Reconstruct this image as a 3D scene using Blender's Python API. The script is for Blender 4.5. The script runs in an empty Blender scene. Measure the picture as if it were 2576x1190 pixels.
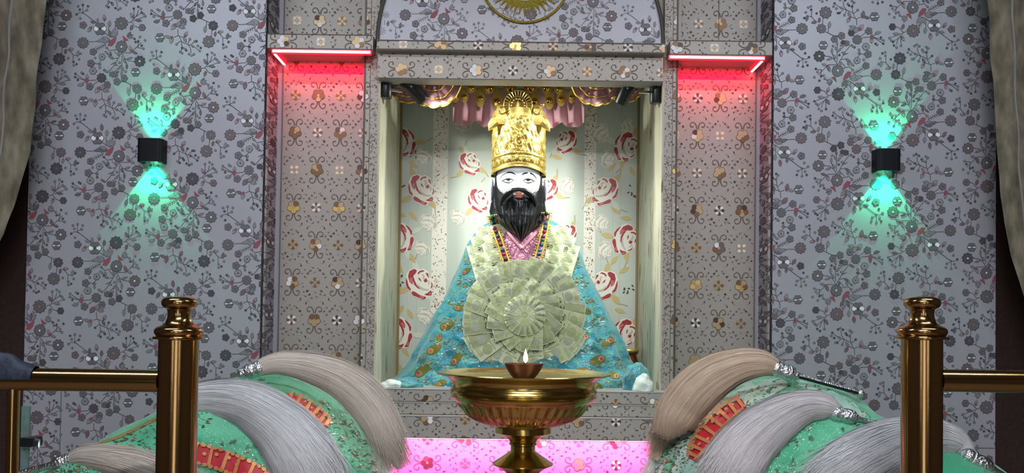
import bpy, math, random
import numpy as np
from mathutils import Vector, Matrix
from mathutils.bvhtree import BVHTree
from mathutils.noise import noise as pnoise

SC = bpy.context.scene
COL = SC.collection
PI = math.pi
random.seed(7)

# ------------------------------------------------------------------ camera
FPX = 2300.0
CX, CY = 1288.0, 752.0
ZC = 1.35
PITCH, ROLL = math.radians(1.2), math.radians(0.8)
_R0 = Vector((1, 0, 0)); _F = Vector((0, math.cos(PITCH), math.sin(PITCH))); _U0 = Vector((0, -math.sin(PITCH), math.cos(PITCH)))
_R = _R0 * math.cos(ROLL) + _U0 * math.sin(ROLL)
_U = -_R0 * math.sin(ROLL) + _U0 * math.cos(ROLL)
CAMP = Vector((0, 0, ZC))
cam_d = bpy.data.cameras.new('camera')
cam = bpy.data.objects.new('camera', cam_d); COL.objects.link(cam)
m = Matrix.Identity(4)
for i in range(3):
    m[i][0] = _R[i]; m[i][1] = _U[i]; m[i][2] = -_F[i]; m[i][3] = CAMP[i]
cam.matrix_world = m
cam_d.sensor_width = 36; cam_d.lens = FPX / 2576 * 36
cam_d.shift_y = (CY - 595) / 2576
cam_d.clip_start = 0.05
SC.camera = cam

def ray(px, py):
    return (_F + _R * ((px - CX) / FPX) - _U * ((py - CY) / FPX))

def P(px, py, Y):
    d = ray(px, py)
    return CAMP + d * (Y / d.y)

# ------------------------------------------------------------------ world, room lights, exposure
SC.view_settings.view_transform = 'Standard'; SC.view_settings.look = 'None'
SC.view_settings.gamma = 1; SC.view_settings.use_curve_mapping = False
SC.view_settings.exposure = 0.0
SC.cycles.use_denoising = True
SC.cycles.max_bounces = 6; SC.cycles.diffuse_bounces = 3; SC.cycles.glossy_bounces = 3
SC.cycles.transmission_bounces = 4; SC.cycles.transparent_max_bounces = 4
SC.cycles.caustics_reflective = False; SC.cycles.caustics_refractive = False
SC.cycles.sample_clamp_indirect = 4
w = bpy.data.worlds.new('World'); SC.world = w; w.use_nodes = True
w.node_tree.nodes['Background'].inputs[0].default_value = (0.55, 0.6, 0.7, 1)
w.node_tree.nodes['Background'].inputs[1].default_value = 0.10

def light(name, kind, loc, power, color, target=None, **kw):
    d = bpy.data.lights.new(name, kind); o = bpy.data.objects.new(name, d); COL.objects.link(o)
    d.energy = power; d.color = color; o.location = loc
    for k, v in kw.items(): setattr(d, k, v)
    if target is not None:
        o.rotation_euler = (Vector(target) - Vector(loc)).to_track_quat('-Z', 'Y').to_euler()
    return o

# two long ceiling tube fittings light the room (their housings are built below)
light('ceiling_light_glow', 'AREA', (-1.25, 1.35, 2.93), 21, (0.80, 0.88, 1.0), (-1.25, 1.75, 0), shape='RECTANGLE', size=1.2, size_y=0.10)
light('ceiling_light_glow', 'AREA', (1.25, 1.35, 2.93), 19, (0.80, 0.88, 1.0), (1.25, 1.75, 0), shape='RECTANGLE', size=1.2, size_y=0.10)
light('ceiling_light_glow', 'AREA', (0.0, -0.6, 2.93), 118, (0.97, 0.94, 0.95), (0, 0.3, 0), shape='RECTANGLE', size=1.6, size_y=0.14)  # unseen rear light, added to brighten the mounds from the front

# ------------------------------------------------------------------ materials
MATS = {}
def mat(name, color, rough=0.6, metal=0.0, emit=None, estr=0.0, var=0.0, vscale=30.0, bump=0.0, bscale=60.0, coat=0.0, sheen=0.0, spec=0.5, trans=0.0):
    if name in MATS: return MATS[name]
    m = bpy.data.materials.new(name); m.use_nodes = True
    nt = m.node_tree; b = nt.nodes['Principled BSDF']
    c = tuple(color) + (1,)
    b.inputs['Base Color'].default_value = c
    b.inputs['Roughness'].default_value = rough; b.inputs['Metallic'].default_value = metal
    b.inputs['Specular IOR Level'].default_value = spec
    if coat: b.inputs['Coat Weight'].default_value = coat; b.inputs['Coat Roughness'].default_value = 0.1
    if sheen: b.inputs['Sheen Weight'].default_value = sheen
    if trans: b.inputs['Transmission Weight'].default_value = trans
    if emit:
        b.inputs['Emission Color'].default_value = tuple(emit) + (1,); b.inputs['Emission Strength'].default_value = estr
    if var or bump:
        tc = nt.nodes.new('ShaderNodeTexCoord')
    if var:
        n = nt.nodes.new('ShaderNodeTexNoise'); n.inputs['Scale'].default_value = vscale; n.inputs['Detail'].default_value = 4
        nt.links.new(tc.outputs['Object'], n.inputs['Vector'])
        mx = nt.nodes.new('ShaderNodeMix'); mx.data_type = 'RGBA'
        mx.inputs['A'].default_value = tuple(max(0, x * (1 - var)) for x in color) + (1,)
        mx.inputs['B'].default_value = tuple(min(1, x * (1 + var)) for x in color) + (1,)
        nt.links.new(n.outputs['Fac'], mx.inputs['Factor']); nt.links.new(mx.outputs['Result'], b.inputs['Base Color'])
    if bump:
        n2 = nt.nodes.new('ShaderNodeTexNoise'); n2.inputs['Scale'].default_value = bscale; n2.inputs['Detail'].default_value = 3
        nt.links.new(tc.outputs['Object'], n2.inputs['Vector'])
        bp = nt.nodes.new('ShaderNodeBump'); bp.inputs['Strength'].default_value = bump; bp.inputs['Distance'].default_value = 0.01
        nt.links.new(n2.outputs['Fac'], bp.inputs['Height']); nt.links.new(bp.outputs['Normal'], b.inputs['Normal'])
    MATS[name] = m
    return m

def ramp_mat(name, stops, scale=(40, 40, 40), detail=3, rough=0.7, metal=0.0, bump=0.0, wave=False, sheen=0.0, constant=False, distortion=0.0):
    """noise -> colour ramp, in object space"""
    m = bpy.data.materials.new(name); m.use_nodes = True
    nt = m.node_tree; b = nt.nodes['Principled BSDF']
    b.inputs['Roughness'].default_value = rough; b.inputs['Metallic'].default_value = metal
    if sheen: b.inputs['Sheen Weight'].default_value = sheen
    tc = nt.nodes.new('ShaderNodeTexCoord'); mp = nt.nodes.new('ShaderNodeMapping')
    mp.inputs['Scale'].default_value = scale
    n = nt.nodes.new('ShaderNodeTexNoise'); n.inputs['Scale'].default_value = 1.0; n.inputs['Detail'].default_value = detail
    n.inputs['Distortion'].default_value = distortion
    nt.links.new(tc.outputs['Object'], mp.inputs['Vector']); nt.links.new(mp.outputs['Vector'], n.inputs['Vector'])
    r = nt.nodes.new('ShaderNodeValToRGB')
    if constant: r.color_ramp.interpolation = 'CONSTANT'
    while len(r.color_ramp.elements) < len(stops): r.color_ramp.elements.new(0.5)
    for e, (p, c) in zip(r.color_ramp.elements, stops): e.position = p; e.color = tuple(c) + (1,)
    nt.links.new(n.outputs['Fac'], r.inputs['Fac']); nt.links.new(r.outputs['Color'], b.inputs['Base Color'])
    if bump:
        bp = nt.nodes.new('ShaderNodeBump'); bp.inputs['Strength'].default_value = bump; bp.inputs['Distance'].default_value = 0.01
        nt.links.new(n.outputs['Fac'], bp.inputs['Height']); nt.links.new(bp.outputs['Normal'], b.inputs['Normal'])
    MATS[name] = m
    return m

def sequin_mat(name, base, alt, spark, thr=0.18, vs=260.0, ns=35.0, dark=(0.05, 0.09, 0.03), bump=0.5):
    """cloth with scattered sequins (voronoi dots) and embroidery squiggles (noise bands)"""
    m = bpy.data.materials.new(name); m.use_nodes = True
    nt = m.node_tree; b = nt.nodes['Principled BSDF']; L = nt.links.new
    tc = nt.nodes.new('ShaderNodeTexCoord')
    n = nt.nodes.new('ShaderNodeTexNoise'); n.inputs['Scale'].default_value = ns; n.inputs['Detail'].default_value = 3; L(tc.outputs['Object'], n.inputs['Vector'])
    mx = nt.nodes.new('ShaderNodeMix'); mx.data_type = 'RGBA'; mx.inputs['A'].default_value = base + (1,); mx.inputs['B'].default_value = alt + (1,)
    r0 = nt.nodes.new('ShaderNodeValToRGB'); r0.color_ramp.elements[0].position = .42; r0.color_ramp.elements[1].position = .62
    L(n.outputs['Fac'], r0.inputs['Fac']); L(r0.outputs['Color'], mx.inputs['Factor'])
    # squiggles
    n2 = nt.nodes.new('ShaderNodeTexNoise'); n2.inputs['Scale'].default_value = vs * .35; n2.inputs['Detail'].default_value = 1; L(tc.outputs['Object'], n2.inputs['Vector'])
    r2 = nt.nodes.new('ShaderNodeValToRGB'); e = r2.color_ramp.elements
    e[0].position = .60; e[0].color = (0, 0, 0, 1); e[1].position = .64; e[1].color = (1, 1, 1, 1)
    L(n2.outputs['Fac'], r2.inputs['Fac'])
    n4 = nt.nodes.new('ShaderNodeTexNoise'); n4.inputs['Scale'].default_value = 9; L(tc.outputs['Object'], n4.inputs['Vector'])
    r4 = nt.nodes.new('ShaderNodeValToRGB'); r4.color_ramp.elements[0].position = .45; r4.color_ramp.elements[1].position = .55
    L(n4.outputs['Fac'], r4.inputs['Fac'])
    mm = nt.nodes.new('ShaderNodeMath'); mm.operation = 'MULTIPLY'; L(r2.outputs['Color'], mm.inputs[0]); L(r4.outputs['Color'], mm.inputs[1])
    mx2 = nt.nodes.new('ShaderNodeMix'); mx2.data_type = 'RGBA'; mx2.inputs['B'].default_value = dark + (1,)
    L(mx.outputs['Result'], mx2.inputs['A']); L(mm.outputs[0], mx2.inputs['Factor'])
    v = nt.nodes.new('ShaderNodeTexVoronoi'); v.inputs['Scale'].default_value = vs; L(tc.outputs['Object'], v.inputs['Vector'])
    lt = nt.nodes.new('ShaderNodeMath'); lt.operation = 'LESS_THAN'; lt.inputs[1].default_value = thr; L(v.outputs['Distance'], lt.inputs[0])
    mx3 = nt.nodes.new('ShaderNodeMix'); mx3.data_type = 'RGBA'; mx3.inputs['B'].default_value = spark + (1,)
    L(mx2.outputs['Result'], mx3.inputs['A']); L(lt.outputs[0], mx3.inputs['Factor'])
    L(mx3.outputs['Result'], b.inputs['Base Color'])
    b.inputs['Roughness'].default_value = .55; b.inputs['Sheen Weight'].default_value = .3
    L(lt.outputs[0], b.inputs['Metallic'])
    bp = nt.nodes.new('ShaderNodeBump'); bp.inputs['Strength'].default_value = bump; bp.inputs['Distance'].default_value = .006
    n3 = nt.nodes.new('ShaderNodeTexNoise'); n3.inputs['Scale'].default_value = 60; n3.inputs['Detail'].default_value = 3; L(tc.outputs['Object'], n3.inputs['Vector'])
    L(n3.outputs['Fac'], bp.inputs['Height']); L(bp.outputs['Normal'], b.inputs['Normal'])
    MATS[name] = m
    return m

M = {}
M['paper'] = mat('pearl_wallpaper', (0.43, 0.43, 0.485), .42, .25, var=.06, vscale=3)
M['paper_gap'] = mat('dark_gap', (0.02, 0.02, 0.025), .9)
M['g1'] = mat('print_grey', (0.17, 0.16, 0.175), .5, .3)
M['g2'] = mat('print_dark_grey', (0.07, 0.065, 0.08), .6)
M['g3'] = mat('print_taupe', (0.19, 0.155, 0.165), .5, .3)
M['g4'] = mat('print_pale_grey', (0.30, 0.30, 0.33), .5, .3)
M['line'] = mat('print_line', (0.085, 0.08, 0.095), .7)
M['red'] = mat('print_red', (0.30, 0.075, 0.10), .5)
M['white'] = mat('white_print_gloss', (0.85, 0.87, 0.9), .35)  # print white; also gloss highlights painted on wallpaper petals
M['cream'] = mat('champagne_laminate', (0.40, 0.37, 0.335), .45, .2, var=.07, vscale=4)
M['br1'] = mat('print_brown', (0.22, 0.12, 0.06), .4, .4)
M['br2'] = mat('print_dark_brown', (0.08, 0.045, 0.035), .5, .3)
M['tan'] = mat('print_tan', (0.50, 0.36, 0.2), .4, .4)
M['goldp'] = mat('print_gold', (0.75, 0.55, 0.18), .3, .6)
M['scroll'] = mat('print_scroll', (0.13, 0.095, 0.075), .6)
M['dot'] = mat('print_dot', (0.16, 0.125, 0.13), .6)
M['niche'] = mat('mint_laminate', (0.52, 0.56, 0.50), .5, var=.04, vscale=5)
M['rose'] = mat('rose_red', (0.36, 0.018, 0.028), .4)
M['rose2'] = mat('rose_pink', (0.55, 0.13, 0.12), .4)
M['ivory'] = mat('rose_ivory', (0.78, 0.74, 0.66), .4)
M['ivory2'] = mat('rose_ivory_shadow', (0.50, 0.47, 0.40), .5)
M['leaf'] = mat('leaf_gold', (0.55, 0.42, 0.18), .5)
M['stem'] = mat('stem_olive', (0.30, 0.22, 0.10), .6)
M['leafw'] = mat('leaf_pale', (0.62, 0.64, 0.55), .5)
M['gold'] = mat('gold', (0.80, 0.58, 0.16), .33, .9, bump=.12, bscale=150)
M['glitter'] = mat('gold_glitter', (0.55, 0.42, 0.06), .4, .7, var=.6, vscale=260, bump=.6, bscale=300)
M['brass'] = mat('polished_brass', (0.40, 0.235, 0.09), .17, 1.0, bump=.02, bscale=25)
M['brass2'] = mat('bowl_brass', (0.54, 0.37, 0.10), .19, 1.0, bump=.08, bscale=30)
M['silver'] = mat('silver', (0.75, 0.76, 0.78), .22, 1.0, bump=.5, bscale=160)
M['black'] = mat('black_plastic', (0.008, 0.009, 0.012), .35)
M['blackm'] = mat('black_ribbed', (0.004, 0.005, 0.008), .6, spec=.25)
M['chrome'] = mat('chrome', (0.8, 0.8, 0.85), .15, 1.0)
M['edge'] = mat('dark_edging', (0.09, 0.08, 0.065), .45, .3)
M['maroon'] = mat('maroon_wall', (0.030, 0.012, 0.010), .8, var=.5, vscale=60, bump=.3, bscale=80)
M['room'] = mat('room_wall', (0.075, 0.06, 0.05), .8)
M['ceil'] = mat('ceiling_paint', (0.20, 0.19, 0.18), .8)
M['floor'] = mat('floor_marble', (0.22, 0.19, 0.17), .35, var=.25, vscale=6)
M['skin'] = mat('painted_white_marble', (0.86, 0.88, 0.92), .3, coat=.3)
M['hair'] = mat('painted_black_hair', (0.004, 0.005, 0.008), .30, bump=.25, bscale=45, coat=.25)
M['paint'] = mat('eye_paint', (0.003, 0.003, 0.004), .7, spec=.15)
M['lidshade'] = mat('eyelid_shade_grey', (0.50, 0.54, 0.60), .5)  # shade above the eye put into a darker skin colour
M['iris'] = mat('iris_paint', (0.014, 0.008, 0.007), .7, spec=.15)
M['lip'] = mat('painted_lips', (0.80, 0.30, 0.20), .35)

# ------------------------------------------------------------------ mesh builder
class MB:
    def __init__(s): s.v = []; s.f = []; s.m = []; s.mats = []
    def mi(s, mt):
        if mt not in s.mats: s.mats.append(mt)
        return s.mats.index(mt)
    def add(s, vs, fs, mt):
        o = len(s.v); s.v += [tuple(v) for v in vs]; k = s.mi(mt)
        for f in fs: s.f.append(tuple(i + o for i in f)); s.m.append(k)
    def box(s, a, b, mt):
        x0, y0, z0 = a; x1, y1, z1 = b
        if x0 > x1: x0, x1 = x1, x0
        if y0 > y1: y0, y1 = y1, y0
        if z0 > z1: z0, z1 = z1, z0
        vs = [(x0, y0, z0), (x1, y0, z0), (x1, y1, z0), (x0, y1, z0), (x0, y0, z1), (x1, y0, z1), (x1, y1, z1), (x0, y1, z1)]
        s.add(vs, [(0, 3, 2, 1), (4, 5, 6, 7), (0, 1, 5, 4), (1, 2, 6, 5), (2, 3, 7, 6), (3, 0, 4, 7)], mt)
    def grid(s, rows, mt, closed=False, flip=False):
        n = len(rows[0]); o = []
        for r in rows: o += r
        fs = []
        for i in range(len(rows) - 1):
            for j in range(n if closed else n - 1):
                a = i * n + j; b = i * n + (j + 1) % n; c = (i + 1) * n + (j + 1) % n; d = (i + 1) * n + j
                fs.append((a, b, c, d) if not flip else (d, c, b, a))
        s.add(o, fs, mt)
    def lathe(s, prof, c, mt, seg=48, axis=None, rfun=None, flip=False):
        """prof: list of (r, h) going up along axis from c"""
        ax = Vector(axis).normalized() if axis is not None else Vector((0, 0, 1))
        t = Vector((1, 0, 0)) if abs(ax.x) < .9 else Vector((0, 1, 0))
        u = ax.cross(t).normalized(); v = ax.cross(u).normalized()
        u, v = v, u
        if u.cross(v).dot(ax) < 0: v = -v
        rows = []
        for (r, h) in prof:
            row = []
            for k in range(seg):
                a = 2 * PI * k / seg; rr = r * (rfun(a, h) if rfun else 1)
                row.append(Vector(c) + ax * h + u * (rr * math.cos(a)) + v * (rr * math.sin(a)))
            rows.append(row)
        s.grid(rows, mt, closed=True, flip=flip)
        n = len(rows)
        for idx, (r, h) in ((0, prof[0]), (n - 1, prof[-1])):
            if r > 1e-4:
                s.add(rows[idx], [tuple(range(seg)) if (idx != 0) ^ flip else tuple(reversed(range(seg)))], mt)
    def tube(s, pts, r, mt, seg=8, caps=True):
        pts = [Vector(p) for p in pts]; rows = []; up = Vector((0, 0, 1)); prev = None
        for i, p in enumerate(pts):
            d = (pts[min(i + 1, len(pts) - 1)] - pts[max(i - 1, 0)]).normalized()
            if prev is None:
                a = d.cross(up if abs(d.z) < .95 else Vector((1, 0, 0))).normalized()
            else:
                a = (prev - d * prev.dot(d)).normalized()
            prev = a; b = d.cross(a)
            rr = r[i] if isinstance(r, (list, tuple)) else r
            rows.append([p + a * (rr * math.cos(2 * PI * k / seg)) + b * (rr * math.sin(2 * PI * k / seg)) for k in range(seg)])
        s.grid(rows, mt, closed=True)
        if caps:
            s.add(rows[0], [tuple(reversed(range(seg)))], mt); s.add(rows[-1], [tuple(range(seg))], mt)
    def ball(s, c, r, mt, seg=12, rings=8, sc=(1, 1, 1)):
        rows = []
        for i in range(rings + 1):
            t = -PI / 2 + PI * i / rings
            t = max(-PI/2 + .01, min(PI/2 - .01, t))
            rows.append([Vector((c[0] + r * sc[0] * math.cos(t) * math.cos(2 * PI * k / seg), c[1] + r * sc[1] * math.cos(t) * math.sin(2 * PI * k / seg), c[2] + r * sc[2] * math.sin(t))) for k in range(seg)])
        s.grid(rows, mt, closed=True)
    def slab(s, pts, y0, y1, mt, dome=0.0, back=True):
        """outline in XZ (list of (x,z)) extruded from y1 (back) to y0 (front)"""
        ar = sum(pts[i][0] * pts[(i + 1) % len(pts)][1] - pts[(i + 1) % len(pts)][0] * pts[i][1] for i in range(len(pts)))
        if ar < 0: pts = pts[::-1]
        n = len(pts); F = [(x, y0, z) for x, z in pts]; B = [(x, y1, z) for x, z in pts]
        if dome:
            cx = sum(p[0] for p in pts) / n; cz = sum(p[1] for p in pts) / n
            I = [(cx + (x - cx) * .6, y0 - dome * .75, cz + (z - cz) * .6) for x, z in pts]
            s.add(F + I + [(cx, y0 - dome, cz)], [(i, (i + 1) % n, n + (i + 1) % n, n + i) for i in range(n)] + [(n + i, n + (i + 1) % n, 2 * n) for i in range(n)], mt)
        else:
            s.add(F, [tuple(range(n))], mt)
        s.add(F + B, [((i + 1) % n, i, n + i, n + (i + 1) % n) for i in range(n)] + [tuple(range(2 * n - 1, n - 1, -1))], mt)
    def build(s, name, parent=None, smooth=False, angle=35):
        me = bpy.data.meshes.new(name); me.from_pydata(s.v, [], s.f)
        for mt in s.mats: me.materials.append(mt)
        me.polygons.foreach_set('material_index', s.m)
        if smooth:
            me.polygons.foreach_set('use_smooth', [True] * len(s.f))
            me.update(); me.set_sharp_from_angle(angle=math.radians(angle))
        me.validate(); me.update()
        o = bpy.data.objects.new(name, me); COL.objects.link(o)
        if parent: o.parent = parent; o.matrix_parent_inverse = parent.matrix_world.inverted()
        return o
    def bvh(s): return BVHTree.FromPolygons([Vector(v) for v in s.v], s.f)

def tag(o, label=None, cat=None, group=None, kind=None):
    if label: o['label'] = label
    if cat: o['category'] = cat
    if group: o['group'] = group
    if kind: o['kind'] = kind
    return o

def empty(name, loc, label, cat, group=None):
    o = bpy.data.objects.new(name, None); COL.objects.link(o); o.location = loc; o.empty_display_size = .05
    o.matrix_world = Matrix.Translation(Vector(loc))
    return tag(o, label, cat, group)

# ------------------------------------------------------------------ flat ornament (printed/embossed) on wall planes
def clip(pts, x0, x1, z0, z1):
    for ax, lim, sg in ((0, x0, 1), (0, x1, -1), (1, z0, 1), (1, z1, -1)):
        out = []
        n = len(pts)
        if not n: return out
        for i in range(n):
            a = pts[i]; b = pts[(i + 1) % n]
            da = (a[ax] - lim) * sg; db = (b[ax] - lim) * sg
            if da >= 0: out.append(a)
            if (da >= 0) != (db >= 0):
                t = da / (da - db); out.append((a[0] + (b[0] - a[0]) * t, a[1] + (b[1] - a[1]) * t))
        pts = out
    return pts

class Orn:
    """ornament writer: polygons in (x,z) on a plane, clipped to a rectangle"""
    def __init__(s, mb, Y, rect, inside=None, plane='front', X=None):
        s.mb = mb; s.Y = Y; s.r = rect; s.inside = inside; s.plane = plane; s.X = X
    def poly(s, pts, layer, mt):
        if s.plane != 'front': pts = [(Y_PAN + (u - Y_PAN) * 2.6, v) for u, v in pts]
        pts = clip(pts, *s.r)
        if len(pts) < 3: return
        if s.inside and not all(s.inside(*p) for p in pts): return
        n = len(pts)
        ar = sum(pts[i][0] * pts[(i + 1) % n][1] - pts[(i + 1) % n][0] * pts[i][1] for i in range(n))
        if abs(ar) < 1e-8: return
        if ar < 0: pts = pts[::-1]
        s.n = (getattr(s, 'n', 0) + 1) % 89; off = .0003 * layer + .0002 + s.n * .000003
        if s.plane == 'front':
            s.mb.add([(x, s.Y - off, z) for x, z in pts], [tuple(range(n))], mt)
        elif s.plane == 'right':      # side surface facing +X; u is -Y
            s.mb.add([(s.X + off, u, z) for u, z in pts], [tuple(range(n))], mt)
        elif s.plane == 'left':
            s.mb.add([(s.X - off, u, z) for u, z in pts], [tuple(reversed(range(n)))], mt)

class XF:
    """pattern space (y down) -> wall metres"""
    def __init__(s, orn, ox, oz, k, rot=0.0, flip=1, sy=1):
        s.o = orn; s.ox = ox; s.oz = oz; s.k = k; s.c = math.cos(rot); s.s = math.sin(rot); s.flip = flip
    def t(s, x, y):
        x *= s.flip
        return (s.ox + s.k * (x * s.c - y * s.s), s.oz - s.k * (x * s.s + y * s.c))
    def poly(s, pts, layer, mt): s.o.poly([s.t(*p) for p in pts], layer, mt)
    def disc(s, x, y, r, layer, mt, n=8): s.poly([(x + r * math.cos(2 * PI * i / n), y + r * math.sin(2 * PI * i / n)) for i in range(n)], layer, mt)
    def line(s, pts, wd, layer, mt, taper=False):
        n = len(pts)
        for i in range(n - 1):
            (x0, y0), (x1, y1) = pts[i], pts[i + 1]
            L = math.hypot(x1 - x0, y1 - y0) or 1; nx, ny = -(y1 - y0) / L, (x1 - x0) / L
            a = wd * (1 - .7 * i / (n - 1)) / 2 if taper else wd / 2; b = wd * (1 - .7 * (i + 1) / (n - 1)) / 2 if taper else wd / 2
            s.poly([(x0 + nx * a, y0 + ny * a), (x1 + nx * b, y1 + ny * b), (x1 - nx * b, y1 - ny * b), (x0 - nx * a, y0 - ny * a)], layer, mt)
    def leaf(s, x, y, L, W, ang, layer, mt, tip=None, out=None):
        a = math.radians(ang); c, sn = math.cos(a), math.sin(a)
        def q(u, v): return (x + u * c - v * sn, y + u * sn + v * c)
        sh = [(-.5, 0), (-.3, .34), (0, .5), (.28, .32), (.5, 0), (.28, -.32), (0, -.5), (-.3, -.34)]
        if out: s.poly([q(u * (L + 8), v * (W + 8)) for u, v in sh], layer, out)
        s.poly([q(u * L, v * W) for u, v in sh], layer + 1, mt)
        if tip: s.poly([q(-.5 * L, 0), q(-.2 * L, .38 * W), q(.05 * L, 0), q(-.2 * L, -.38 * W)], layer + 2, tip)
        else: s.line([q(-.45 * L, 0), q(.4 * L, 0)], 3, layer + 2, M['line']) if out else None
    def petals(s, x, y, r, n, mt, out=None, a0=0, pr=.42, layer=3, alt=None, core=None):
        for i in range(n):
            a = a0 + 2 * PI * i / n; px, py = x + r * .6 * math.cos(a), y + r * .6 * math.sin(a)
            mm = alt[i % len(alt)] if alt else mt
            if out: s.poly([(px + (r * pr + 4) * math.cos(2 * PI * j / 9), py + (r * pr + 4) * math.sin(2 * PI * j / 9)) for j in range(9)], layer, out)
            s.poly([(px + r * pr * math.cos(2 * PI * j / 9) * .95, py + r * pr * math.sin(2 * PI * j / 9) * .95) for j in range(9)], layer + 1, mm)
        if core: s.disc(x, y, r * .22, layer + 2, core)
    def rosette(s, x, y, r, n, mt, core=True, a0=0.2):
        def sh(R, amp): return [(x + R * (1 + amp * math.cos(n * t)) * math.cos(t + a0), y + R * (1 + amp * math.cos(n * t)) * math.sin(t + a0)) for t in [2 * PI * k / (n * 4) for k in range(n * 4)]]
        s.poly(sh(r * 1.0, .10), 2, M['g2']); s.poly(sh(r * .88, .10), 3, mt)
        for i in range(n):
            a = a0 + 2 * PI * (i + .5) / n
            s.line([(x + r * .25 * math.cos(a), y + r * .25 * math.sin(a)), (x + r * .75 * math.cos(a), y + r * .75 * math.sin(a))], 3, 4, M['g2'] if mt is not M['g2'] else M['g1'])
        if core: s.disc(x, y, r * .13, 5, M['g4'])

def floral(x, rnd, light_=False):
    """one repeat of the silver sprig wallpaper; units 1/3.84 photo px"""
    g = [M['g1'], M['g3'], M['g1'], M['g2']] if not light_ else [M['g4'], M['g1'], M['g4'], M['g3']]
    G = lambda: rnd.choice(g)
    pale = M['g4']; LN = M['line'] if not light_ else M['g1']
    def ln(*p, w=6): x.line(list(p), w, 1, LN)
    def berry(px, py, r=13):
        x.disc(px, py, r, 2, M['g2'] if not light_ else M['g1'], 7)
        if rnd.random() < .65: x.disc(px, py, r * .6, 3, pale, 6)
    def lf(px, py, L, W, a, tip=None): x.leaf(px, py, L, W, a, 2, pale if rnd.random() < .7 else M['g1'], tip, M['g2'] if not light_ else M['g1'])
    R_ = M['red']
    # rosette one and its branch
    x.rosette(485, 113, 62, 10, M['g3'] if rnd.random() < .6 else G())
    ln((545, 108), (580, 98), (600, 115), (615, 140), (655, 155)); ln((580, 98), (615, 60), (640, 20), (650, -20))
    ln((610, 60), (605, -30)); ln((630, 45), (680, 6), w=5); ln((600, 90), (717, 43), w=5)
    lf(587, 38, 60, 26, 240, R_); lf(652, 83, 62, 26, 10); lf(585, 155, 55, 26, 110, R_); x.petals(688, 153, 32, 6, G(), M['g2'])
    for p in ((605, -32), (649, -49), (675, -30), (682, 6), (717, 43), (700, 20)): berry(*p)
    # rosette two
    x.rosette(115, 303, 54, 10, G()); ln((170, 292), (240, 290), (300, 258), (360, 270)); lf(290, 278, 80, 30, -20)
    # double white flower: glossy reflection painted as white petals
    W = [M['white'], M['g1'], M['g1']]
    x.petals(280, 165, 62, 6, M['g1'], M['g2'], 0, .40, 3, W, M['g2'])
    ln((240, 105), (200, 75), (135, 25), (100, 0), w=7); lf(210, 100, 50, 22, 190); lf(253, 88, 50, 24, 280)
    ln((325, 205), (375, 240), w=7); lf(320, 60, 66, 30, 265, R_); lf(370, 115, 58, 28, 275); ln((362, 150), (362, 210))
    x.petals(115, 130, 34, 5, G(), M['g2']); lf(178, 170, 64, 30, 125, R_); ln((205, 150), (230, 160))
    for p in ((110, -67), (65, -55), (80, -22), (150, -17), (160, -55), (50, 25), (87, 63)): berry(*p)
    ln((120, 22), (110, -10), (110, -67), w=5); ln((112, 0), (150, -17), w=5); ln((115, 15), (80, 5), (50, 25), w=5)
    # red buds
    x.poly([(440, 250), (425, 300), (395, 335), (355, 330), (370, 290), (400, 265)], 5, R_)
    for a in (-60, -85, -110, 170, 195): 
        c, sn = math.cos(math.radians(a)), math.sin(math.radians(a)); lf(400 + c * 65, 275 + sn * 65, 78, 28, a)
    x.poly([(500, 228), (512, 290), (558, 275), (530, 255)], 5, R_)
    for a in (-50, -25, 0): lf(535 + 40 * math.cos(math.radians(a)), 250 + 40 * math.sin(math.radians(a)), 56, 20, a)
    x.poly([(415, 150), (440, 165), (428, 190)], 5, R_)
    # grey flower with white centre
    x.petals(490, 340, 58, 8, M['g1'], M['g2'], 0, .36, 3); x.disc(490, 340, 30, 6, M['g1'], 12); x.disc(490, 343, 9, 7, M['white'])
    for pts in (((490, 400), (460, 450), (420, 520), (380, 570), (350, 600)), ((490, 400), (520, 450), (560, 480), (620, 485)), ((440, 365), (375, 380), (345, 350)), ((500, 400), (580, 400), (630, 350), (680, 300)),
                ((460, 450), (400, 460), (370, 440)), ((470, 430), (430, 400), (420, 380)), ((495, 430), (495, 520), (490, 600), (500, 640)), ((520, 450), (545, 520)), ((490, 520), (450, 560), (410, 600)), ((440, 490), (385, 515)), ((650, 350), (655, 270)), ((640, 350), (700, 355))):
        ln(*pts)
    for (a, b, L, an) in ((385, 410, 40, 250), (430, 515, 44, 200), (390, 445, 40, 190), (570, 455, 60, -20), (520, 480, 44, 60), (543, 535, 56, 90), (505, 560, 40, 70), (470, 545, 40, 120), (345, 400, 46, 220), (460, 410, 40, 110), (340, 580, 36, 30), (450, 590, 36, 150), (495, 610, 40, 80)): lf(a, b, L, 18, an)
    lf(578, 365, 66, 28, 250, R_); lf(620, 400, 50, 22, 20)
    for p in ((615, 265), (625, 295), (668, 245), (717, 278), (685, 330), (702, 360), (650, 290), (345, 350), (472, 495), (533, 583), (325, 570)): berry(*p)
    x.rosette(668, 483, 54, 9, M['g3'] if rnd.random() < .5 else G()); x.disc(668, 483, 9, 6, M['white'])
    x.petals(628, 590, 44, 6, M['g1'], M['g2'], .0, .36, 3); x.leaf(604, 590, 34, 13, 0, 5, M['white']); x.leaf(652, 590, 34, 13, 0, 5, M['white'])  # white slivers are gloss painted on the petals
    # fir sprig
    ln((340, 315), (290, 340), (245, 365))
    for k in range(5):
        px, py = 335 - k * 20, 318 + k * 10; ln((px, py), (px - 22, py - 14), w=4); ln((px, py), (px - 6, py + 26), w=4)
    x.petals(215, 390, 33, 5, M['g1'], M['g2']); x.petals(302, 440, 32, 5, pale, M['g2'], core=M['g2'])
    x.petals(195, 503, 35, 5, M['g1'], M['g2']); x.petals(215, 577, 34, 6, pale, M['g2'], core=M['g2'])
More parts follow.
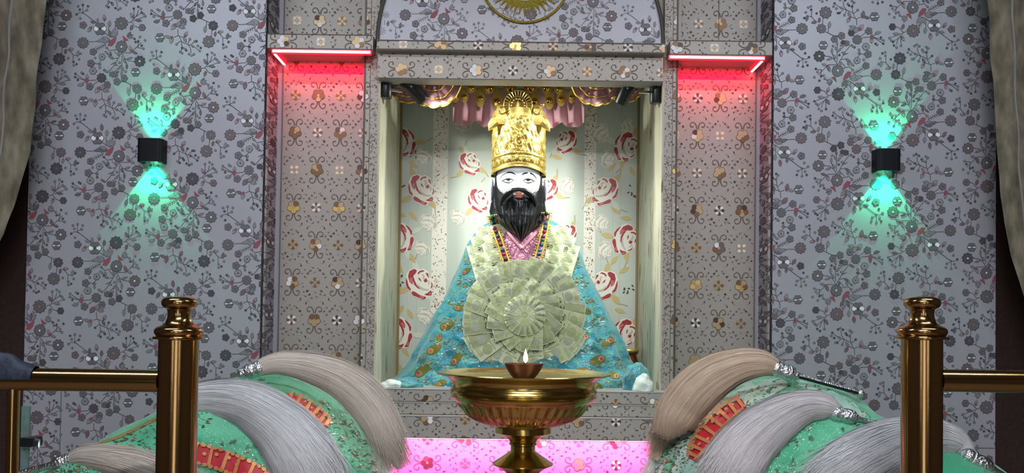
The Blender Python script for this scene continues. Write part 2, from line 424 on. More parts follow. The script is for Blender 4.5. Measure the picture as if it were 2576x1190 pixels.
    ln((300, 470), (260, 510), (230, 500)); ln((265, 500), (281, 545))
    for p in ((235, 450), (283, 512), (281, 545), (370, 430)): berry(*p)
    # rosette five
    x.rosette(298, 645, 46, 9, G(), False); ln((250, 665), (160, 672), (110, 650), (45, 605)); ln((150, 675), (42, 637)); ln((150, 675), (95, 710)); ln((260, 680), (215, 715), (185, 725))
    lf(158, 640, 62, 28, 268, R_); x.poly([(140, 655), (175, 660), (170, 690), (148, 700)], 5, R_)
    lf(95, 712, 60, 30, 170); x.petals(185, 730, 34, 5, M['g1'], M['g2'])
    for p in ((45, 605), (42, 637), (105, 595), (68, 665), (120, 605)): berry(*p)
    # red-grey leaf cluster and berry fan
    lf(262, 762, 76, 44, 130, R_); lf(310, 735, 66, 36, 300); x.petals(355, 710, 30, 6, G(), M['g2']); lf(340, 770, 70, 26, 10); lf(355, 745, 60, 24, -20)
    ln((300, 785), (305, 850), (265, 865)); ln((305, 850), (360, 870), (380, 850)); ln((315, 855), (340, 910), (400, 935), (455, 955), (505, 990)); ln((335, 900), (345, 970), (330, 1010)); ln((400, 935), (425, 970), (432, 1020)); ln((330, 900), (290, 935)); ln((400, 930), (420, 885)); ln((430, 940), (468, 905)); ln((345, 960), (375, 980))
    lf(240, 890, 76, 36, 100, R_); lf(205, 862, 60, 26, 200); lf(380, 838, 60, 30, 300, R_); lf(372, 890, 56, 24, 60)
    for p in ((420, 885), (468, 905), (484, 905), (497, 950), (525, 970), (515, 1000), (450, 955), (290, 935), (345, 970), (325, 1008), (345, 1022), (375, 980), (385, 995), (412, 1030), (460, 1033), (437, 1045)): berry(*p)
    x.petals(128, 870, 46, 6, M['g1'], M['g2'], 0, .36, 3); x.leaf(104, 872, 34, 13, -8, 5, M['white']); x.leaf(152, 866, 34, 13, -8, 5, M['white'])  # white slivers again paint the gloss of the petals
    # lower chain
    for a, b, r in ((400, 610, 26), (435, 617, 22), (450, 683, 34), (520, 650, 32)): x.petals(a, b, r, 5, G(), M['g2'])
    ln((470, 680), (530, 685), (580, 710), (610, 725), w=7); x.rosette(645, 753, 46, 8, G(), True); ln((580, 715), (577, 770)); lf(566, 790, 62, 28, 95)
    ln((632, 800), (630, 850)); x.rosette(603, 910, 58, 9, G()); lf(665, 835, 50, 22, 280)
    lf(715, 815, 56, 26, -10, R_); ln((700, 822), (740, 870), (738, 925)); ln((740, 870), (785, 880), (800, 860)); lf(785, 855, 60, 26, 280)
    for p in ((690, 902), (743, 938), (745, 970), (795, 912), (810, 856), (772, 960)): berry(*p)

def lay_floral(orn, anchor, k, rect, rot180=False, light_=False, seed=1, du=(187, 117), dv=(-4, 278)):
    """anchor: wall point (x,z) of the crop origin"""
    rnd = random.Random(seed); kk = k / 3.8375
    cr, sr = math.cos(ROLL), math.sin(ROLL)
    for i in range(-8, 9):
        for j in range(-9, 10):
            dx = i * du[0] + j * dv[0]; dy = i * du[1] + j * dv[1]
            sg = -1 if rot180 else 1
            wx = anchor[0] + sg * k * (dx * cr + dy * sr); wz = anchor[1] - sg * k * (-dx * sr + dy * cr)
            # skip cells far outside
            ccx = wx + sg * kk * 420; ccz = wz - sg * kk * 500
            if ccx < rect[0] - .2 or ccx > rect[1] + .2 or ccz < rect[2] - .25 or ccz > rect[3] + .25: continue
            floral(XF(orn, wx, wz, kk, rot=(PI if rot180 else 0) - ROLL), rnd, light_)

FLOW = None
def scrollwork(x, rnd):
    """one champagne-laminate repeat: a big and a small flower with scrolls; origin = big flower; units 1/5.4 photo px"""
    S = M['scroll']
    pal = rnd.choice([[M['tan'], M['br1'], M['white']], [M['br1'], M['br2'], M['tan']], [M['white'], M['tan'], M['br2']], [M['goldp'], M['tan'], M['br1']], [M['br1'], M['tan'], M['br1']], [M['white'], M['br1'], M['dot']]])
    alt = [rnd.choice(pal) for _ in range(5)]
    x.petals(0, 0, 84, 5, pal[0], M['br2'] if rnd.random() < .6 else M['br1'], .3, .46, 3, alt, M['tan'])
    for fx in (-1, 1):
        for fy in (-1, 1):
            pts = [(10, 90), (16, 135), (38, 172), (66, 182), (92, 168), (102, 142), (95, 118), (72, 110), (52, 120)]
            x.line([(fx * a, fy * b) for a, b in pts], 16, 1, S, True)
            x.poly([(fx * 100, fy * 150), (fx * 92, fy * 112), (fx * 62, fy * 106), (fx * 55, fy * 124), (fx * 84, fy * 124)], 2, S)
            x.line([(fx * 122, fy * 216), (fx * 118, fy * 240), (fx * 100, fy * 254), (fx * 72, fy * 256)], 8, 1, M['dot'], True)
            x.poly([(fx * 128, fy * 214), (fx * 112, fy * 212), (fx * 106, fy * 236), (fx * 118, fy * 244)], 2, M['br2'])
    # small flower at half spacing
    mm = rnd.choice([[M['white'], M['br2']], [M['white'], M['br1']], [M['tan'], M['br1']], [M['white'], M['tan']], [M['tan'], M['dot']]])
    x.petals(308, 0, 78, 8, mm[0], None, PI / 4, .32, 3, mm, M['tan'])
    for (a, b, r) in ((150, 60, 9), (170, -75, 12), (205, 118, 15), (238, 165, 13), (185, 190, 10), (160, 130, 8), (208, -120, 14), (170, -170, 9), (245, -160, 13), (135, -120, 9), (400, 118, 15), (420, -120, 14), (445, 170, 11), (385, 160, 10), (375, -165, 13), (450, -70, 9), (340, 200, 9), (270, 210, 10), (280, -200, 10), (350, -190, 8), (470, 60, 9), (140, 10, 6), (308, 130, 7), (308, -140, 7)):
        x.disc(a, b, r * 1.2, 2, M['dot'] if rnd.random() < .7 else M['br2'], 6)
        if rnd.random() < .6: x.line([(a, b), (a + rnd.choice((-30, 30)), b + rnd.choice((-18, 18)))], 5, 1, M['dot'])

def lay_scroll(orn, anchor, k, rect, seed=1, side=False):
    rnd = random.Random(seed); kk = k / 5.409
    if side:      # the same laminate laid sideways
        ax, az = 512 * kk, 617 * kk
        for i in range(int((rect[0] - anchor[0]) / ax) - 2, int((rect[1] - anchor[0]) / ax) + 3):
            for j in range(int((anchor[1] - rect[3]) / az) - 2, int((anchor[1] - rect[2]) / az) + 3):
                scrollwork(XF(orn, anchor[0] + i * ax, anchor[1] - (j + .5 * (i % 2)) * az, kk, PI / 2), rnd)
        return
    ax, az = 617 * kk, 512 * kk
    j0 = int((anchor[1] - rect[3]) / az) - 1; j1 = int((anchor[1] - rect[2]) / az) + 2
    for j in range(j0, j1):
        off = (j % 2) * ax / 2
        i0 = int((rect[0] - anchor[0] - off) / ax) - 2; i1 = int((rect[1] - anchor[0] - off) / ax) + 3
        for i in range(i0, i1):
            scrollwork(XF(orn, anchor[0] + off + i * ax, anchor[1] - j * az, kk), rnd)

def dots_band(orn, x0, x1, z0, z1, seed, n, sz=.0022, mats=None, vertical=True):
    rnd = random.Random(seed); mats = mats or [M['br2'], M['br1'], M['dot']]
    for _ in range(n):
        cx, cz = rnd.uniform(x0, x1), rnd.uniform(z0, z1); a = rnd.uniform(0, PI); L = sz * rnd.uniform(1, 2.2); W = sz * rnd.uniform(.5, 1)
        c, s = math.cos(a), math.sin(a)
        orn.poly([(cx + c * L, cz + s * L), (cx - s * W, cz + c * W), (cx - c * L, cz - s * L), (cx + s * W, cz - c * W)], 2, rnd.choice(mats))

# ------------------------------------------------------------------ depths of the built wall
Y_PAN, Y_PIL, Y_FR, Y_BACK = 2.95, 3.10, 3.02, 3.57
ZTOP = 2.95
def X(px, Y, py=600): return P(px, py, Y).x
def Z(py, Y, px=1300): return P(px, py, Y).z
K = lambda Y: Y / FPX

# room shell
mb = MB(); mb.box((-2.7, -3.0, -.1), (2.7, 3.9, 0), M['floor']); tag(mb.build('floor'), kind='structure')
mb = MB(); mb.box((-2.7, -3.0, ZTOP), (2.7, 3.9, ZTOP + .1), M['ceil']); tag(mb.build('ceiling'), kind='structure')
mb = MB(); mb.box((-2.8, -3.0, 0), (-2.7, 3.9, ZTOP), M['room']); tag(mb.build('wall_left'), kind='structure')
mb = MB(); mb.box((2.7, -3.0, 0), (2.8, 3.9, ZTOP), M['room']); tag(mb.build('wall_right'), kind='structure')
mb = MB(); mb.box((-2.7, -3.1, 0), (2.7, -3.0, ZTOP), M['room']); tag(mb.build('wall_rear'), kind='structure')
mb = MB(); mb.box((-2.7, 3.75, 0), (2.7, 3.9, ZTOP), M['maroon'])
xl, xr = X(62, Y_PAN), X(2507, Y_PAN)
mb.box((-2.7, 3.0, 0), (xl, 3.75, ZTOP), M['maroon']); mb.box((xr, 3.0, 0), (2.7, 3.75, ZTOP), M['maroon'])
tag(mb.build('wall_back'), kind='structure')

# daylight panes: made-up rear doorway and windows, added for brass streaks and frontal light
M['added_glow'] = mat('added_glow_pane', (.8, .85, .9), .3, emit=(.85, .88, .95), estr=2.2)
M['warmwood'] = mat('door_frame_wood', (.20, .11, .05), .5)
for nm, xa, xb, z0, z1 in (('added_glow_door_1', -.55, .35, 0.0, 2.1), ('added_glow_window_1', -2.0, -1.35, .9, 2.2), ('added_glow_window_2', 1.2, 1.85, .9, 2.2)):
    mb = MB(); mb.box((xa, -2.999, z0 + .001), (xb, -2.99, z1), M['added_glow'])
    for a_, b_ in (((xa - .06, z0 + .001), (xa, z1 + .06)), ((xb, z0 + .001), (xb + .06, z1 + .06)), ((xa, z1), (xb, z1 + .06)), (((xa + xb) / 2 - .02, z0 + .001), ((xa + xb) / 2 + .02, z1))):
        mb.box((a_[0], -2.998, a_[1]), (b_[0], -2.95, b_[1]), M['warmwood'])
    tag(mb.build(nm), kind='structure')
# wallpapered panels
def panel(name, px0, px1, rot180, seed):
    x0, x1 = X(px0, Y_PAN), X(px1, Y_PAN); mb = MB(); zb = 0.0
    mb.box((x0, Y_PAN, zb), (x1, 3.40, ZTOP), M['paper'])
    rect = (x0 + .001, x1 - .001, .70, 2.46); o = Orn(mb, Y_PAN, rect)
    if not rot180: an = P(180, 30, Y_PAN)
    else:
        q = P(2351, 63, Y_PAN); k = K(Y_PAN)   # double white flower; crop position (280,165)/3.8375 from origin
        an = Vector((q.x + k * (72.9), 0, q.z - k * 43.5))
    lay_floral(o, (an.x, an.z), K(Y_PAN), rect, rot180, seed=seed)
    return mb, x0, x1
mb, plx0, plx1 = panel('left', 68, 661, False, 3)
# return face beside the left pilaster (same paper), with its seam
oz = Orn(mb, 0, (Y_PAN + .003, Y_PIL - .002, .8, 2.46), plane='right', X=plx1)
for j in range(10):
    floral(XF(oz, 2.90, 2.60 - j * .24, K(Y_PAN) / 3.8375 * .9), random.Random(50 + j))
mb.box((plx1 - .003, Y_PAN - .0012, 0), (plx1 + .0015, Y_PAN + .01, ZTOP), M['paper_gap'])
q = X(152, Y_PAN, 1080); mb.box((q - .0012, Y_PAN - .0012, .7), (q + .0012, Y_PAN, Z(985, Y_PAN, 150)), M['g1'])
tag(mb.build('wall_back_left'), kind='structure')
mb, prx0, prx1 = panel('right', 1941, 2505, True, 5)
oz = Orn(mb, 0, (Y_PAN + .003, Y_PIL - .002, .8, 2.46), plane='left', X=prx0)
for j in range(10):
    floral(XF(oz, 2.90, 2.60 - j * .24, K(Y_PAN) / 3.8375 * .9), random.Random(80 + j))
mb.box((prx0 - .0015, Y_PAN - .0012, 0), (prx0 + .003, Y_PAN + .01, ZTOP), M['paper_gap'])
q = Z(1127, Y_PAN, 2470); mb.box((prx0, Y_PAN - .0012, q - .0012), (prx1, Y_PAN, q + .0012), M['g1'])
tag(mb.build('wall_back_right'), kind='structure')

# pilasters (recessed champagne panels) and upper parts
def pilaster(name, pxa, pxb, wall_x, frame_x, anchor_px, anchor_py, seed):
    """pxa..pxb: face of the pilaster"""
    mb = MB(); xa, xb = X(pxa, Y_PIL), X(pxb, Y_PIL)
    lo, hi = min(wall_x, frame_x), max(wall_x, frame_x)
    mb.box((lo, Y_PIL, 0), (hi, 3.5, ZTOP), M['cream'])
    z0, z1 = .70, 2.46
    rect = (min(xa, xb) + .001, max(xa, xb) - .001, z0, z1)
    a = P(anchor_px, anchor_py, Y_PIL); lay_scroll(Orn(mb, Y_PIL, rect), (a.x, a.z), K(Y_PIL), rect, seed)
    return mb
xfl, xfr = X(911, Y_FR, 600), X(1699, Y_FR, 600)      # outer edges of the inner frame
mb = pilaster('l', 708, 911, plx1, xfl + .02, 801, 240, 11)
q = X(706, Y_PIL); mb.box((q - .004, Y_PIL - .004, .7), (q, Y_PIL, ZTOP), M['g1'])
mb.box((plx1 + .0005, Y_PIL - .0008, .7), (q - .004, Y_PIL, ZTOP), M['paper'])
tag(mb.build('trim_1'), kind='structure')
mb = pilaster('r', 1699, 1897, prx0, xfr - .02, 1812, 248, 12)
q = X(1897, Y_PIL); mb.box((q, Y_PIL - .004, .7), (q + .004, Y_PIL, ZTOP), M['g1'])
mb.box((q + .004, Y_PIL - .0008, .7), (prx0 - .0005, Y_PIL, ZTOP), M['paper'])
q = X(1808, Y_PIL, 50); mb.box((q - .001, Y_PIL - .002, Z(100, Y_PIL, 1800)), (q + .001, Y_PIL, ZTOP), M['scroll'])
tag(mb.build('trim_2'), kind='structure')

# inner frame of the niche: two uprights with a dotted border strip
nxl, nxr = X(946, Y_FR, 600), X(1667, Y_FR, 600)
zl_top = Z(197, 2.98); z_sill = Z(983, 2.95)
for nm, x0, x1, side in (('trim_3', xfl, nxl, 1), ('trim_4', nxr, xfr, -1)):
    mb = MB(); mb.box((x0, Y_FR, 0), (x1, 3.6, ZTOP), M['cream'])
    o = Orn(mb, Y_FR, (x0 + .001, x1 - .001, .7, 2.46))
    b0, b1 = (x1 - .026, x1 - .002) if side == 1 else (x0 + .002, x0 + .026)
    dots_band(o, b0, b1, .72, 2.45, 5 + side, 800, .0020)
    r2 = (x0 + .001, b0 - .002, .7, 2.46) if side == 1 else (b1 + .002, x1 - .001, .7, 2.46)
    a = P(912 if side == 1 else 1708, 240, Y_FR); lay_scroll(Orn(mb, Y_FR, r2), (a.x, a.z), K(Y_FR), r2, 21)
    e = b0 - .002 if side == 1 else b1 + .002
    mb.box((e - .0008, Y_FR - .0012, .7), (e + .0008, Y_FR, 2.46), M['scroll'])
    e = x0 if side == 1 else x1
    mb.box((e - .003, Y_FR - .002, .7), (e + .003, Y_FR + .01, 2.46), M['edge'])
    tag(mb.build(nm), kind='structure')

# shelves over the pilasters with red light strips under them
M['ledred'] = mat('red_light_strip', (1, .25, .25), .4, emit=(1.0, .36, .40), estr=6)
M['ledredb'] = mat('red_strip_channel', (1.0, 0.02, 0.05), .4, emit=(1.0, .01, .03), estr=1.6)
M['ledpink'] = mat('pink_light_strip', (1, .7, .9), .4, emit=(1.0, .55, .90), estr=6)
def shelf(nm, xa, xb, ya, yb, seed, ax):
    zt, zb = Z(88, 2.96, 800) if nm == 'trim_5' else Z(104, 2.96, 1800), Z(126, 2.96, 800) if nm == 'trim_5' else Z(141, 2.96, 1800)
    mb = MB(); mb.box((xa, 2.953, zb), (xb, Y_PIL, zt), M['cream'])
    rect = (xa + .001, xb - .001, zb + .001, zt - .001); a = P(ax, (zt and 107) if nm == 'trim_5' else 125, 2.953)
    lay_scroll(Orn(mb, 2.953, rect), (a.x, (zt + zb) / 2), K(2.96), rect, seed, True)
    mb.box((xa, 2.951, zt - .002), (xb, 2.953, zt), M['scroll']); mb.box((xa, 2.951, zb), (xb, 2.953, zb + .003), M['br2'])
    tag(mb.build(nm), kind='structure')
    return zb, zt
zb, zt = shelf('trim_5', plx1 + .0005, xfl + .035, 0, 0, 31, 713)
def strip(zb, xa, xb, side, label):
    e = empty('light_strip', ((xa + xb) / 2, 2.965, zb), label, 'light strip', 'red light strips under the shelves')
    m1 = MB(); m1.box((xa, 2.956, zb - .012), (xb, 2.970, zb), M['ledredb'])
    m2 = MB(); m2.box((xa + .003, 2.954, zb - .0100), (xb - .003, 2.956, zb - .0025), M['ledred'])
    xe = xa if side < 0 else xb - .014
    m1.box((xe, 2.970, zb - .012), (xe + .014, Y_PIL - .002, zb), M['ledredb'])
    m2.box((xe + .003, 2.970, zb - .0135), (xe + .011, Y_PIL - .004, zb - .012), M['ledred'])
    m1.build('channel', e); m2.build('diodes', e)
    light('light_strip_glow', 'AREA', ((xa + xb) / 2, 3.055, zb - .018), .8, (1, .0, .03), ((xa + xb) / 2, 3.10, zb - .12), shape='RECTANGLE', size=abs(xb - xa) * .9, size_y=.02)
strip(zb, X(684, 2.96, 130), X(934, 2.96, 130), -1, 'glowing red light strip under the shelf over the left pilaster')
zb, zt = shelf('trim_6', xfr - .035, prx0 - .0005, 0, 0, 32, 1703)
strip(zb, X(1682, 2.96, 145), X(1924, 2.96, 145), 1, 'glowing red light strip under the shelf over the right pilaster')

# lintel over the niche, in two steps
mb = MB(); x0, x1 = X(950, 2.98, 160), X(1669, 2.98, 160)
za, zb_, zc = Z(106, 2.96, 1300), Z(131, 2.96, 1300), Z(201, 2.98, 1300)
mb.box((x0, 2.955, zb_), (x1, 3.06, za), M['cream']); mb.box((x0, 2.985, zc), (x1, 3.06, zb_), M['cream'])
a = P(1193, 118, 2.955); k = K(2.96)
r = (x0 + .001, x1 - .001, zb_ + .001, za - .001)
lay_scroll(Orn(mb, 2.955, r), (P(1297, 118, 2.955).x, (za + zb_) / 2 + .002), k, r, 41, True)
r = (x0 + .001, x1 - .001, zc + .002, zb_ - .002)
lay_scroll(Orn(mb, 2.985, r), (P(1197, 175, 2.985).x, P(1297, 178, 2.985).z), k, r, 42, True)
mb.box((x0, 2.953, zb_), (x1, 2.955, zb_ + .004), M['edge']); mb.box((x0, 2.952, za - .003), (x1, 2.955, za), M['edge']); mb.box((x0, 2.983, zc), (x1, 2.985, zc + .003), M['edge'])
tag(mb.build('trim_7'), kind='structure')

# arched lunette and surrounding wall
Y_LU = 3.0
cxl = P(1309, 95, Y_LU); RA = 361 * K(Y_LU)
zlu = za - .001
arc = [(cxl.x + RA * math.cos(t), zlu + .012 + RA * math.sin(t)) for t in [PI * i / 64 for i in range(65)]]
mb = MB(); outline = [(cxl.x - RA, zlu)] + [(cxl.x + RA, zlu)] + arc
mb.slab(outline, Y_LU, 3.059, M['paper'])
ins = lambda x, z: (x - cxl.x) ** 2 + (z - zlu - .012) ** 2 < (RA - .006) ** 2
rect = (cxl.x - RA, cxl.x + RA, zlu + .002, 2.5)
aq = P(990, -40, Y_LU)
lay_floral(Orn(mb, Y_LU, rect, ins), (aq.x, aq.z), K(Y_LU), rect, light_=True, seed=8)
mb.tube([(x, Y_LU - .008, z) for x, z in [(cxl.x + RA, zlu)] + arc + [(cxl.x - RA, zlu)]], .006, M['edge'], 8)
mb.box((cxl.x - RA, Y_LU - .01, zlu - .003), (cxl.x + RA, Y_LU, zlu + .006), M['edge'])
tag(mb.build('trim_8'), kind='structure')
# champagne wall around the arch above the lintel
mb = MB()
mb.box((xfl - .02, 3.06, za - .05), (xfr + .02, 3.09, ZTOP), M['cream'])
tag(mb.build('trim_9'), kind='structure')

# gold sun emblem on the lunette
c = P(1321, -55, Y_LU - .004); k = K(Y_LU)
mb = MB(); ring = [(c.x + 113 * k * math.cos(t), c.y - .002, c.z + 113 * k * math.sin(t)) for t in [2 * PI * i / 72 for i in range(73)]]
e = empty('sun_emblem', (c.x, Y_LU, c.z), 'gold glitter sun emblem inside a ring on the white arched panel', 'emblem')
mb.tube(ring, .0045, M['glitter'], 8, False); mb.build('ring', e, True)
mb = MB(); pts = []
nr = 44
for i in range(nr):
    t = 2 * PI * i / nr; ro = (101 if i % 2 else 93) * k; ri = 74 * k
    pts += [(c.x + ri * math.cos(t - .06), c.z + ri * math.sin(t - .06)), (c.x + ro * math.cos(t), c.z + ro * math.sin(t)), (c.x + ri * math.cos(t + .06), c.z + ri * math.sin(t + .06))]
mb.slab(pts, Y_LU - .006, Y_LU - .001, M['glitter'])
mb.slab([(c.x + 58 * k * math.cos(2 * PI * i / 40), c.z + 58 * k * math.sin(2 * PI * i / 40)) for i in range(40)], Y_LU - .008, Y_LU - .006, M['white'])
mb.build('sun', e)

# ------------------------------------------------------------------ niche interior
M['birch'] = ramp_mat('birch_laminate', [(0.0, (.16, .11, .06)), (.33, (.25, .17, .09)), (.36, (.56, .52, .38)), (.6, (.64, .60, .47)), (1, (.70, .68, .56))], scale=(42, 42, 8), detail=2, rough=.5)
xbl, xbr = X(985, Y_BACK, 600), X(1607, Y_BACK, 600)
zn_top = Z(201, 2.99); zn_ceil = zn_top + .14; zsill = Z(982, 2.93)
mb = MB()   # jambs follow the slight splay of the niche
for (xf, xb, sg) in ((nxl, nxl + .004, 1), (nxr, nxr - .004, -1)):
    mb.box((xf - .002 * sg, Y_FR + .0005, zsill - .001), (xf + .006 * sg, Y_BACK, zn_ceil), M['birch'])
    mb.tube([(xf + sg * .010, Y_BACK - .004, zsill), (xf + sg * .010, Y_BACK - .004, zn_ceil)], .005, M['stem'], 6)
mb.v = [v for v in mb.v]
tag(mb.build('trim_10'), kind='structure')

ROSE_OUT = [(245, 190), (262, 130), (290, 90), (350, 68), (400, 84), (460, 68), (530, 98), (556, 170), (602, 215), (610, 290), (598, 340), (605, 400), (555, 422), (535, 462), (490, 480), (430, 458), (358, 436), (330, 375), (276, 345), (246, 270)]
ROSE_RED = [[(290, 110), (350, 78), (385, 95), (375, 130), (345, 165), (350, 230), (340, 280), (300, 250), (275, 180)], [(250, 195), (268, 230), (290, 300), (325, 345), (320, 362), (275, 335), (252, 270)],
  [(345, 365), (380, 375), (440, 410), (490, 425), (530, 430), (520, 455), (490, 470), (430, 445), (360, 425), (337, 395)], [(350, 185), (365, 230), (400, 290), (455, 335), (410, 325), (360, 280), (345, 230)],
  [(395, 130), (420, 100), (460, 86), (484, 100), (430, 118), (405, 150)], [(500, 116), (532, 126), (550, 188), (532, 170), (512, 148)], [(408, 180), (432, 198), (458, 238), (418, 214)], [(478, 218), (510, 186), (534, 225), (500, 248)],
  [(575, 225), (600, 260), (598, 300), (575, 322), (585, 270)], [(500, 400), (545, 375), (580, 340), (600, 370), (592, 405), (540, 412)]]
ROSE_PINK = [[(300, 200), (335, 190), (345, 270), (325, 262), (300, 240)], [(440, 418), (500, 432), (490, 464), (450, 448)], [(560, 380), (590, 365), (588, 395), (560, 402)]]
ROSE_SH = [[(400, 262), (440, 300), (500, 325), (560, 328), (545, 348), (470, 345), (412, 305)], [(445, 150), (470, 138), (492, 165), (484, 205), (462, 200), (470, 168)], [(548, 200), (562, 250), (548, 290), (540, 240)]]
def rose(x, R, rnd, red=True):
    k = R / 195; q = lambda l: [((a - 428) * k, (b - 272) * k) for a, b in l]
    x.poly(q(ROSE_OUT), 3, M['ivory'])
    for l in ROSE_RED: x.poly(q(l), 5, M['rose'] if red else M['ivory2'])
    for l in ROSE_PINK: x.poly(q(l), 6, M['rose2'] if red else M['ivory'])
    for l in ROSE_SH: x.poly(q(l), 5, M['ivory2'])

mb = MB()
mb.box((nxl - .03, Y_BACK, zsill - .02), (nxr + .03, Y_BACK + .12, zn_ceil + .05), M['niche'])
rectb = (nxl + .002, nxr - .002, zsill, zn_ceil)
ob = Orn(mb, Y_BACK, rectb); kb = K(Y_BACK); rnd = random.Random(4)
def bw(px, py, rot=0, flip=1): q = P(px, py, Y_BACK); return XF(ob, q.x, q.z, kb, rot, flip)
# decorated side strips: pale laminate, dotted columns, fine seams
for (pa, pb) in ((1086, 1124), (1468, 1497)):
    x0, x1 = X(pa, Y_BACK), X(pb, Y_BACK)
    ob.poly([(x0, zsill), (x1, zsill), (x1, zn_ceil), (x0, zn_ceil)], 1, M['ivory'])
    dots_band(ob, x0 + .003, x1 - .003, zsill, zn_ceil, pa, 420, .0026, [M['br2'], M['br1'], M['rose'], M['tan'], M['ivory2']])
for pa in (1028, 1050, 1074, 1512, 1540, 1560):
    x0 = X(pa, Y_BACK); ob.poly([(x0 - .0008, zsill), (x0 + .0008, zsill), (x0 + .0008, zn_ceil), (x0 - .0008, zn_ceil)], 1, M['ivory2'])
for (px_, py_, R, red) in ((1018, 358, 34, 1), (1060, 478, 37, 1), (1012, 598, 35, 1), (1055, 715, 38, 1), (1007, 838, 37, 1), (1573, 370, 35, 1), (1522, 483, 36, 1), (1570, 603, 36, 1), (1520, 720, 37, 1), (1568, 840, 35, 1),
                           (1181, 413, 29, 1), (1203, 505, 29, 1), (1378, 478, 28, 1), (1425, 358, 29, 1), (1427, 590, 25, 1),
                           (1152, 545, 20, 0), (1162, 310, 22, 0), (1426, 468, 20, 0), (1066, 391, 20, 0), (1078, 558, 22, 0), (1060, 623, 20, 0), (1070, 794, 22, 0), (1526, 398, 20, 0), (1510, 335, 24, 0), (1512, 560, 20, 0), (1520, 628, 21, 0), (1580, 320, 20, 0)):
    side_ = px_ > 1316; near_edge = px_ < 1030 or px_ > 1555
    xf = bw(px_, py_, ROLL + rnd.uniform(-.15, .15) + (.9 if near_edge else 0) * (1 if side_ else -1) + (PI * .9 if not red else 0), -1 if side_ != near_edge else 1)
    if red:
        for a in ((35, 1.15), (140, 1.2), (250, 1.2)):
            an = math.radians(a[0] + rnd.uniform(-20, 20)); d = R * a[1]
            xf.leaf(d * math.cos(an), d * math.sin(an), R * 1.0, R * .42, math.degrees(an), 1, M['leaf'] if rnd.random() < .65 else M['leafw'])
            xf.line([(d * 1.3 * math.cos(an), d * 1.3 * math.sin(an)), (d * 1.75 * math.cos(an + .15), d * 1.75 * math.sin(an + .15))], 1.6, 1, M['stem'])
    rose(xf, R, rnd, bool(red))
for (px_, py_, a) in ((1040, 415, 30), (1008, 540, 20), (1040, 545, 50), (1038, 650, 60), (1005, 675, 50), (1008, 780, 120), (1032, 790, 60), (1020, 885, 50), (1005, 925, 50), (1550, 530, 30), (1545, 655, 130), (1570, 680, 150), (1560, 782, 20), (1575, 550, 190), (1540, 420, 130), (1590, 430, 60), (1400, 395, 200), (1165, 380, 230)):
    bw(px_, py_).leaf(0, 0, 30, 12, a, 1, M['leaf'])
for (px_, py_) in ((1003, 470), (1585, 480), (1000, 705), (1583, 725), (1098, 800), (1040, 380)):
    xf = bw(px_, py_)
    for _ in range(8): xf.leaf(rnd.uniform(-14, 14), rnd.uniform(-16, 16), 8, 4, rnd.uniform(0, 180), 2, M['br2'])
tag(mb.build('wall_niche'), kind='structure')
mb = MB(); mb.box((nxl - .02, 3.06, zn_ceil), (nxr + .02, Y_BACK + .02, zn_ceil + .05), M['cream']); tag(mb.build('ceiling_niche'), kind='structure')

# sill / plinth under the niche with a pink light strip
mb = MB(); sx0, sx1 = X(905, Y_FR), X(1704, Y_FR)
z1 = Z(1015, 2.92); z2 = Z(1046, 2.92); z3 = Z(1106, 2.88)
def band(za_, zb_, Yf, seed, ay, x0=None, x1=None):
    a0, a1 = (x0 if x0 is not None else xfl + .002), (x1 if x1 is not None else xfr - .002)
    mb.box((a0, Yf, zb_), (a1, 3.6, za_), M['cream'])
    r = (a0 + .001, a1 - .001, zb_ + .0015, za_ - .0015); a = P(1075, ay, Yf)
    lay_scroll(Orn(mb, Yf, r), (a.x, a.z), K(Yf), r, seed, True)
    mb.box((a0, Yf - .0015, za_ - .003), (a1, Yf, za_), M['g4']); mb.box((a0, Yf - .0015, zb_), (a1, Yf, zb_ + .002), M['scroll'])
band(zsill, z1, 2.930, 51, 1010); band(z1, z2, 2.915, 52, 1062); band(z2, z3, 2.885, 53, 1054)
band(z3, 0.0, 2.99, 54, 1164, xfl + .03, xfr - .03)
tag(mb.build('trim_11'), kind='structure')
mb = MB(); e = empty('light_strip', (0, 2.96, z3), 'glowing pink light strip under the ledge below the niche', 'light strip')
mb.box((xfl + .03, 2.955, z3 - .010), (xfr - .03, 2.985, z3 - .0005), M['ledpink']); mb.build('diodes', e)
light('light_strip_glow', 'AREA', ((xfl + xfr) / 2, 2.93, z3 - .004), 15, (1, .08, .50), ((xfl + xfr) / 2, 2.90, z3 - .4), shape='RECTANGLE', size=.95, size_y=.02)

